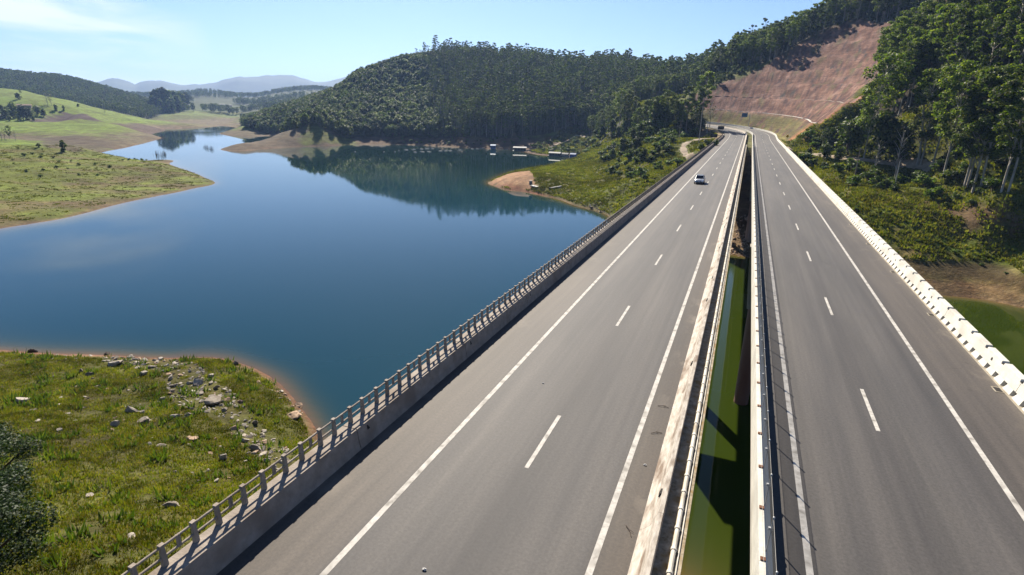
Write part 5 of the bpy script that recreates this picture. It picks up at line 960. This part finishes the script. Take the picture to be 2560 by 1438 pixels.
X, Y = gpts(13, 95, 125, 290, 45000, 38, lambda x, y, z: (z > WATER+4.6) & ~inpoly(x+2*wob(x, y, 9, 3), y-3, F_RIGHT)); tufts('grass', 'mixed grass on the bank right of the bridge', X, Y, .3, .9, .45, 39, M['grass_far'], 7, .6)
X, Y = gpts(-370, -170, 70, 250, 60000, 40, clump=-.7); tufts('grass', 'rough grass on the long grassy headland across the water', X, Y, .12, .35, .6, 41, M['grass_far2'], 6, .8)
X, Y = gpts(-160, -50, 290, 520, 26000, 42); tufts('grass', 'grass on the slope above the houseboats', X, Y, .4, 1.3, .8, 43, M['grass_far'], 7, .9)
# reeds standing in the water
for x, y in PL['reeds'][:6]:
    m = MB(); r = random.Random(int(abs(x)*7))
    for k in range(16):
        a = r.uniform(0, 6.28); q = r.uniform(0, 2.4); m.tube([(q*math.cos(a), q*math.sin(a), -.6), (q*math.cos(a)+r.uniform(-.6, .6), q*math.sin(a), r.uniform(.8, 3.4))], [.11, .05], 4)
    o = m.build('reeds', M['stick']); o.location = (x, y, WATER); tag(o, 'thin dead reeds poking out of the pale water', 'reeds', 'patches of reeds in the far channel')
# ================================================================ rocks
def rock_me(seed, mat, cuts=13):
    r = np.random.RandomState(seed); m = MB(); m.ell((0, 0, 0), (1, 1, 1), 12, 8); V = np.array(m.v)
    for _ in range(cuts):
        d_ = r.normal(size=3); d_ /= np.linalg.norm(d_); lim = r.uniform(.28, .66); p = V@d_; k = p > lim; V[k] -= d_*(p[k]-lim)[:, None]
    V += r.normal(size=V.shape)*.02; m.v = [tuple(v) for v in V]; o = m.build('rock', mat); me = o.data; bpy.data.objects.remove(o); return me
RKM = {k: [rock_me(i*7+s, M[mm]) for i in range(3)] for s, (k, mm) in enumerate((('p', 'rock_pale'), ('w', 'rock_pale'), ('g', 'rock'), ('d', 'rock_dark'), ('b', 'rock_brown')))}
def put_rock(x, y, w, h, lab, k, group=None, z=None):
    if z is None: z = float(ground(T, [x], [y])[0])
    o = bpy.data.objects.new('rock', random.choice(RKM[k])); link(o); o.location = (x, y, z+h*.12); o.rotation_euler = (random.uniform(-.35, .35), random.uniform(-.35, .35), random.uniform(0, 6.28))
    o.scale = (w*.62, w*.42, h*.62); return tag(o, lab, 'rock', group)
for x, y, w, h, lab, k in ROCKS: put_rock(x, y, w*1.1, h*1.05, lab, k)
for zn, sp, seed, lo, hi, lab, ks, mx_ in (
        ('z_rockN', .8, 51, .5, 1.5, 'angular stone in the rubble band across the near left hill', 'gppb', 150),
        ('z_rockN2', 2.2, 52, .3, 1.0, 'stone along the crest of the near left hill above the water', 'gpg', 30),
        ('z_rockN3', 2.3, 53, .3, 1.0, 'loose stone scattered in the grass of the near left hill', 'gpb', 80),
        ('z_rockS', 1.0, 54, .3, .9, 'brown stone along the red beach of the near left hill', 'bbg', 30),
        ('z_rockP', 1.7, 55, .8, 2.0, 'dark riprap stone at the foot of the headland by the bridge', 'gdg', 60),
        ('z_rockP2', 3.0, 56, .6, 1.5, 'stone half hidden in the grass of the headland by the bridge', 'gdb', 22)):
    X, Y = scatter(PG[zn], sp, seed, .5); z = ground(T, X, Y); r = np.random.RandomState(seed); ok = z > WATER-.3; X, Y, z = X[ok], Y[ok], z[ok]
    for i in r.permutation(len(X))[:mx_]:
        w = lo+(hi-lo)*r.rand()**2.2; put_rock(X[i], Y[i], w, w*r.uniform(.35, .6), lab, ks[r.randint(len(ks))], lab.replace('stone', 'stones', 1), z[i])
def rubble(name, lab, X, Y, lo, hi, mat, seed):
    r = np.random.RandomState(seed); z = ground(T, X, Y); bm_ = [np.array([v.co[:] for v in me.vertices]) for me in RKM['g']]; fc = [[tuple(p.vertices) for p in me.polygons] for me in RKM['g']]
    V, F3, F4 = [], [], []; b = 0
    for i in range(len(X)):
        k = r.randint(3); s = lo+(hi-lo)*r.rand()**2; a = r.uniform(0, 6.28); v = bm_[k]*np.array([s*.6, s*.45, s*.35]); v = np.stack([v[:, 0]*math.cos(a)-v[:, 1]*math.sin(a), v[:, 0]*math.sin(a)+v[:, 1]*math.cos(a), v[:, 2]], 1)+np.array([X[i], Y[i], z[i]+s*.05])
        V.append(v)
        for f in fc[k]: (F4 if len(f) == 4 else F3).append(tuple(q+b for q in f))
        b += len(v)
    tag(mesh_np(name, np.concatenate(V), [f for f in (np.array(F4), np.array(F3)) if len(f)], mat), lab, 'rubble', kind='stuff')
X1, Y1 = scatter(PG['z_rockN'], .55, 61, .5); X2, Y2 = scatter(PG['z_rockS'], .6, 62, .5); X3, Y3 = scatter(PG['z_rockN2'], 1.3, 63, .5)
X, Y = np.concatenate([X1, X2, X3]), np.concatenate([Y1, Y2, Y3]); k = wob(X, Y, 4, 64) > .15
rubble('rubble', 'small broken stones littering the near left hill', X[k], Y[k], .2, .7, M['rock_pale'], 65)
r = np.random.RandomState(66); X = r.uniform(-3, 6, 300); Y = r.uniform(151, 183, 300); rubble('rubble', 'broken stones on the bare bank between the two bridges', X, Y, .4, 1.5, M['rock_brown'], 67)
X, Y = scatter(PG['z_rockP'], 1.2, 68, .5); rubble('rubble', 'small dark stones at the foot of the headland by the bridge', X, Y, .3, .9, M['rock'], 69)
# ================================================================ car
def car():
    e = empty('car', (-7.35, 109.6, .0), math.pi+.02); tag(e, 'silver grey hatchback driving towards the viewer on the left carriageway', 'car')
    body = paintm('car paint silver', (.45, .46, .46), .28, .55, .6); glass = paintm('car glass', (.01, .012, .014), .05); tyre = paintm('tyre rubber', (.02, .02, .02), .8)
    alloy = paintm('alloy rim', (.4, .4, .42), .3, .8); lampm = paintm('headlamp', (.7, .72, .75), .1); dark = paintm('dark plastic', (.02, .02, .022), .5); red = paintm('tail lamp', (.35, .01, .01), .2)
    # car faces +Y in its own frame, length 4.1, width 1.72
    st = [(-2.05, .40, .62, .72), (-2.0, .30, .80, .80), (-1.75, .22, .95, .84), (-.9, .20, .96, .86), (0, .20, .95, .86), (.9, .20, .93, .86), (1.45, .22, .84, .84), (1.85, .24, .74, .78), (2.02, .30, .62, .66)]
    m = MB(); b = 0; K = 10
    for y, z0, z1, w in st:
        ring = [(-w*.92, z0), (-w, z0+.15), (-w, z1-.22), (-w*.96, z1-.06), (-w*.80, z1), (w*.80, z1), (w*.96, z1-.06), (w, z1-.22), (w, z0+.15), (w*.92, z0)]
        for x, z in ring: m.v.append((x, y, z))
    for i in range(len(st)-1):
        for k in range(K):
            m.f.append((i*K+k, i*K+(k+1) % K, (i+1)*K+(k+1) % K, (i+1)*K+k)); m.m.append(0)
    m.f.append(tuple(range(K))[::-1]); m.f.append(tuple((len(st)-1)*K+k for k in range(K))); m.m += [0, 0]
    m.build('body', body, e, smooth=True)
    m = MB(); lo = [(-.74, -1.85, .93), (.74, -1.85, .93), (.74, .95, .92), (-.74, .95, .92)]; hi = [(-.58, -1.45, 1.43), (.58, -1.45, 1.43), (.58, .25, 1.45), (-.58, .25, 1.45)]; m.hexa(lo, hi); m.build('cabin', glass, e)
    m = MB(); m.hexa([(-.60, -1.5, 1.425), (.60, -1.5, 1.425), (.60, .27, 1.445), (-.60, .27, 1.445)], [(-.52, -1.4, 1.49), (.52, -1.4, 1.49), (.52, .12, 1.50), (-.52, .12, 1.50)]); m.build('roof', body, e, bevel=.02)
    m = MB()
    for s in (-1, 1):
        m.tube([(s*.755, .97, .92), (s*.60, .27, 1.44)], .035, 5); m.tube([(s*.755, -1.86, .93), (s*.60, -1.47, 1.43)], .05, 5); m.tube([(s*.745, -.3, .93), (s*.60, -.35, 1.44)], .035, 5)
    m.build('pillar', body, e)
    for s in (-1, 1):
        for y in (-1.28, 1.30):
            m = MB(); m.tube([(s*.70, y, .31), (s*.87, y, .31)], .31, 18); w = m.build('wheel', tyre, e); m = MB(); m.tube([(s*.86, y, .31), (s*.885, y, .31)], .20, 14); m.build('rim', alloy, w)
        m = MB(); m.ell((s*.60, 1.93, .62), (.19, .10, .09)); m.build('headlight', lampm, e, smooth=True)
        m = MB(); m.ell((s*.98, .72, .98), (.11, .07, .08)); m.build('mirror', body, e, smooth=True)
        m = MB(); m.ell((s*.68, -1.98, .78), (.10, .08, .14)); m.build('tail_light', red, e, smooth=True)
    m = MB(); m.box(-.50, .50, 1.93, 2.04, .34, .50); m.box(-.36, .36, 1.96, 2.035, .56, .66); m.build('grille', dark, e, bevel=.02)
    m = MB(); m.box(-.2, .2, 2.04, 2.06, .42, .52); m.build('number_plate', paintm('plate', (.5, .5, .5), .5), e)
car()
# ================================================================ signs and poles
signb = paintm('sign blue', (.012, .12, .25), .5); signy = paintm('sign yellow', (.75, .42, .01), .5); signk = paintm('sign back', (.012, .012, .012), .7)
def at_px_off(s, off): return [float(v) for v in road(s, off)]
def board(name, lab, x, y, z0, w, h, lift, mat, rz, posts=(-.3, .3), parts=None):
    e = empty(name, (x, y, z0), rz); tag(e, lab, 'sign'); m = MB(); m.box(-w/2, w/2, -.04, .04, lift, lift+h); m.build('panel', mat, e, bevel=.02)
    if parts: parts(e, w, h, lift)
    for p in posts:
        m = MB(); m.tube([(p*w, .09, -.5), (p*w, .09, lift+h*.9)], .06, 8); m.build('post', M['steel'], e)
    return e
def white_bars(e, w, h, l):
    m = MB(); wh = paintm('sign white', (.6, .6, .6), .5)
    for z, a in ((.68, .36), (.42, .30), (.18, .22)): m.box(-w*a, w*a, -.052, -.042, l+h*z, l+h*z+.22)
    m.build('legend', wh, e)
x, y, z, th = at_px_off(392, 17.5)
e = empty('direction_sign', (x, y, float(ground(T, [x], [y])[0])), .75); tag(e, 'blue direction board on a cantilever post above the bend', 'sign')
m = MB(); m.box(-6.6, -2.2, -.06, .06, 5.6, 8.0); m.build('panel', signb, e)
m = MB(); m.tube([(0, .2, -.5), (0, .2, 7.2)], .16, 10); m.tube([(0, .2, 6.9), (-6.4, .2, 7.1)], .09, 8); m.build('post', M['steel'], e)
x, y, z, th = at_px_off(283, 16.0); zt = float(ground(T, [x], [y])[0])
e = empty('warning_sign', (x, y, zt), .1); tag(e, 'yellow diamond warning sign at the foot of the cutting', 'sign')
m = MB(); c = .62*1.2; m.add([(0, -.03, 2.1-c+.9), (c, -.03, 3.0), (0, -.03, 3.0+c), (-c, -.03, 3.0), (0, .03, 2.1-c+.9), (c, .03, 3.0), (0, .03, 3.0+c), (-c, .03, 3.0)], [(0, 1, 2, 3), (7, 6, 5, 4), (0, 4, 5, 1), (1, 5, 6, 2), (2, 6, 7, 3), (3, 7, 4, 0)]); m.build('panel', signy, e)
m = MB(); m.tube([(0, .08, -.3), (0, .08, 3.2)], .05, 8); m.build('post', M['steel'], e)
m = MB(); m.tube([(-.22, -.045, 2.75), (.1, -.045, 2.95), (-.05, -.045, 3.15), (.15, -.045, 3.3)], .05, 6); m.build('symbol', signk, e)
x, y, z, th = at_px_off(305, -16.2); board('road_sign', 'dark back of a road sign just left of the parapet end', x, y, float(ground(T, [x], [y])[0]), 3.4, 1.7, 1.4, signk, .05)
x, y, z, th = at_px_off(352, -13.9); board('road_sign', 'dark back of a smaller road sign at the inside of the bend', x, y, float(ground(T, [x], [y])[0]), 3.6, 1.9, 1.8, signk, .4)
def pole(x, y, h, lab, mat, arm=True):
    z = float(ground(T, [x], [y])[0]); e = empty('utility_pole', (x, y, z)); tag(e, lab, 'pole'); m = MB(); m.tube([(0, 0, -.5), (0, 0, h)], [.2, .12], 8); m.build('shaft', mat, e)
    if arm:
        m = MB(); m.box(-1.1, 1.1, -.06, .06, h-.6, h-.45); m.build('crossarm', M['wood'], e)
        for k in (-1, 0, 1):
            m = MB(); m.ell((k*.9, 0, h-.35), (.07, .07, .12), 8, 5); m.build('insulator', M['conc_white'], e)
for (x, y, h, _, _), lab, a, mm in zip(PL['pole'], ('tall pale power pole beside the dark bushy tree at the bend', 'thin dark pole on the headland slope left of the power pole', 'short pole in front of the big bush at the bend', 'thin pole in the scrub right of the motorway', 'pale leaning pole on the bank right of the motorway'), (1, 1, 0, 1, 0), ('polec', 'wood', 'polec', 'wood', 'polec')):
    pole(x, y, h, lab, M[mm], a)
# ================================================================ houseboats and small craft
white = paintm('boat white', (.16, .16, .155), .7); blue = paintm('boat blue', (.02, .11, .30), .5); dgreen = paintm('boat dark green', (.03, .06, .055), .6); tin = paintm('tin roof', (.13, .13, .12), .7); plank = M['wood']
def houseboat(x, y, L_, wd_, h, lab, wall, roof, rz, overhang=.4):
    e = empty('houseboat', (x, y, WATER), rz); tag(e, lab, 'houseboat')
    m = MB(); m.hexa([(-L_/2+.3, -wd_/2+.2, -.3), (L_/2-.3, -wd_/2+.2, -.3), (L_/2-.3, wd_/2-.2, -.3), (-L_/2+.3, wd_/2-.2, -.3)], [(-L_/2, -wd_/2, .45), (L_/2, -wd_/2, .45), (L_/2, wd_/2, .45), (-L_/2, wd_/2, .45)]); m.build('hull', dgreen, e)
    m = MB(); m.box(-L_*.40, L_*.40, -wd_*.38, wd_*.38, .452, h-.02); m.build('cabin', wall, e)
    for k in range(4):
        q = MB(); xx = -L_*.32+k*L_*.2; q.box(xx, xx+L_*.1, -wd_*.38-.03, -wd_*.38-.002, .9, h-.5); q.build('window', signk, e)
    m = MB(); m.hexa([(-L_*.40-overhang, -wd_*.38-overhang, h), (L_*.40+overhang, -wd_*.38-overhang, h), (L_*.40+overhang, wd_*.38+overhang, h), (-L_*.40-overhang, wd_*.38+overhang, h)],
                      [(-L_*.40-overhang, -.25, h+.9), (L_*.40+overhang, -.25, h+.9), (L_*.40+overhang, .25, h+.9), (-L_*.40-overhang, .25, h+.9)]); m.build('roof', roof, e)
    for sx in (-1, 1):
        q = MB(); q.tube([(sx*L_*.46, -wd_*.4, .45), (sx*L_*.46, -wd_*.4, 1.5)], .05, 6); q.tube([(sx*L_*.46, -wd_*.4, 1.45), (sx*L_*.46, wd_*.4, 1.45)], .04, 6); q.build('railing', M['steel'], e)
houseboat(*PL['white'], 13, 5, 3.0, 'dark houseboat under a bright white roof', dgreen, white, .25, .9)
houseboat(*PL['blue'], 5.4, 4.2, 3.6, 'small blue two sided floating hut at the left of the moorings', blue, paintm('faded blue', (.10, .22, .38), .6), .25)
houseboat(*PL['green'], 12, 4.6, 2.6, 'long dark green houseboat beside the jumble of hulls', dgreen, tin, -.12)
x, y = PL['green']; houseboat(x+8.6, y-.5, 7, 4, 2.2, 'cream walled low houseboat touching the long green one', paintm('cream wall', (.30, .28, .22), .7), tin, -.12, .2)
houseboat(*PL['tank'], 6, 4, 2.8, 'bright blue floating cabin at the right end of the moorings', paintm('strong blue', (.01, .10, .38), .5), blue, -.05, .1)
def skiff(x, y, z, lab, mat, rz, pitch=0., L_=5., group=None):
    e = empty('boat', (x, y, z), rz); e.rotation_euler = (0, pitch, rz); tag(e, lab, 'boat', group); m = MB(); st = [(-.5, .35, .35), (-.3, .5, .3), (0, .52, .28), (.3, .42, .32), (.5, .04, .55)]
    for a, w, h in st:
        for q, zz in ((-w, h+.15), (-w*.75, -.1), (0, -.2), (w*.75, -.1), (w, h+.15)): m.v.append((a*L_, q*1.6, zz))
    for i in range(4):
        for k in range(4): m.f.append((i*5+k, i*5+k+1, (i+1)*5+k+1, (i+1)*5+k)); m.m.append(0)
    m.f.append((0, 1, 2, 3, 4)); m.m.append(0); m.build('hull', mat, e)
    q = MB(); q.box(-L_*.2, -L_*.14, -.78, .78, .22, .28); q.box(L_*.1, L_*.16, -.7, .7, .24, .30); q.build('thwart', plank, e)
BL = ['white boat hauled up highest above the jumble', 'pale boat leaning in the middle of the moored jumble', 'whitish boat on the sand left of the tilted one', 'low pale boat lying at the water edge of the jumble', 'white boat tilted steeply at the water edge', 'cream boat higher on the sandy ramp', 'grey boat beside the tilted white one', 'small pale boat up by the path', 'grey boat pressed against the long green houseboat', 'pale green boat alone on the grass slope', 'dark boat at the left foot of the ramp', 'small grey boat between the ramp and houseboats']
for i, (x, y) in enumerate(PL['beach']):
    z = max(float(ground(T, [x], [y])[0]), WATER)+.25; skiff(x, y, z, BL[i], white if i not in (6, 8, 10) else tin, random.uniform(-.6, 1.2), random.uniform(-.25, .25), random.uniform(4, 6.5))
FL = PL['floats']; M['floatm'] = paintm('float grey white', (.20, .20, .19), .7)
for i, (x, y) in enumerate(FL):
    L_ = 1.4 if i < 4 else random.uniform(3.2, 5.0); m = MB(); m.ell((0, 0, .12), (L_/2, .6, .38), 12, 6); m.tube([(-L_*.3, 0, .3), (-L_*.3, 0, .9)], .08, 6)
    o = m.build('mooring_float', M['floatm'], smooth=True); o.location = (x, y, WATER); o.rotation_euler = (0, 0, .2); tag(o, 'white mooring float on the dark water below the wooded hill', 'float', 'white floats strung across the dark water')
# things on the bare headland
x, y = PL['raft'][0]; m = MB(); z = float(ground(T, [x], [y])[0]); m.tube([(0, 0, -.1), (0, 0, 1.5)], .75, 14); o = m.build('drum', tin); o.location = (x, y, z); tag(o, 'pale drum standing on the bare point of the headland', 'drum')
x, y = PL['raft'][1]; m = MB(); m.box(-2.4, 2.4, -.9, .9, 0, .25); m.box(-2.2, 2.2, -.7, -.5, .25, .35); z = float(ground(T, [x], [y])[0]); o = m.build('board', white); o.location = (x, y, z+.1); o.rotation_euler = (.1, .05, -.5); tag(o, 'white board lying beside the drum on the headland', 'board')
x, y = PL['raft'][2]; z = float(ground(T, [x], [y])[0]); skiff(x, y, z+.35, 'dark upturned skiff in the grass of the headland', paintm('dark hull', (.05, .05, .06), .7), .7, 3.0, 6.)
for (x, y), lab, c_, w_ in zip(PL['shed'], ('left white shed on the far field', 'right white shed on the far field', 'pale shed behind trees at the left picture edge', 'low brick building roofed grey among the dark trees'), (white, white, tin, M['rock_brown']), (14, 12, 10, 14)):
    z = float(ground(T, [x], [y])[0]); e = empty('shed', (x, y, z), .9); tag(e, lab, 'shed'); m = MB(); m.box(-w_/2, w_/2, -3, 3, -.5, 3); m.build('wall', M['conc'], e)
    m = MB(); m.add([(-w_/2-.5, -3.5, 3.0), (w_/2+.5, -3.5, 3.0), (w_/2+.5, 3.5, 3.0), (-w_/2-.5, 3.5, 3.0), (-w_/2-.5, 0, 4.6), (w_/2+.5, 0, 4.6)], [(3, 2, 1, 0), (0, 1, 5, 4), (2, 3, 4, 5), (0, 4, 3), (1, 2, 5)]); m.build('roof', c_, e)
    q = MB(); q.box(-.9, .9, -3.06, -3.001, -.4, 2.2); q.build('door', signk, e)
# ================================================================ litter on the road
def scrap(x, y, r0, lab, z=.006, seed=0):
    r = random.Random(seed+int(x*10)); m = MB(); m.ell((0, 0, r0*.3), (r0, r0*.8, r0*.35), 7, 4); m.v = [(a+r.uniform(-.3, .3)*r0, b+r.uniform(-.3, .3)*r0, max(0, c+r.uniform(-.1, .3)*r0)) for a, b, c in m.v]
    o = m.build('crumpled_paper', M['paper']); o.location = (x, y, z); tag(o, lab, 'litter')
def pz(px, py):
    d_ = CM@np.array([(px-1280)/1380, -(py-719)/1380, -1.]); t = -CAM_H/d_[2]; return d_[0]*t, d_[1]*t
for (x, y), r0, lab in (((-6.93, 10.71), .065, 'crumpled paper in the near lane by the bottom edge'), ((-1.95, 18.25), .06, 'crumpled paper just right of the solid line near the median'), ((-7.6, 22.8), .045, 'white scrap beside the lake side solid line'), ((9.2, 16.6), .07, 'white scrap in the right carriageway near the bottom right')):
    scrap(x, y, r0, lab)
for (x, y), a, lab in (((-1.95, 22.9), .1, 'thin dark stick on the dusty median shoulder, farther one'), ((-1.9, 20.6), .5, 'forked dark stick on the dusty median shoulder, middle one'), ((-1.85, 14.6), -1.0, 'dark twig on the dusty median shoulder, nearest one')):
    m = MB(); m.tube([(-.22, 0, .02), (0, .03, .04), (.25, -.02, .02)], .012, 5); m.tube([(0, .03, .04), (.12, .12, .03)], .008, 4); o = m.build('stick', M['stick']); o.location = (x, y, .005); o.rotation_euler = (0, 0, a); tag(o, lab, 'stick')
# ================================================================ haze
mh = bpy.data.materials.new('air haze'); mh.use_nodes = True; n = mh.node_tree.nodes; n.clear()
v = n.new('ShaderNodeVolumePrincipled'); v.inputs['Color'].default_value = (.36, .56, 1, 1); v.inputs['Density'].default_value = .00008; v.inputs['Anisotropy'].default_value = .2
o = n.new('ShaderNodeOutputMaterial'); mh.node_tree.links.new(v.outputs[0], o.inputs['Volume'])
m = MB(); m.box(-9500, 7000, -500, 10200, -60, 520); hz = m.build('haze', mh); tag(hz, 'thin blue air haze over the whole lake valley', 'haze', kind='stuff')
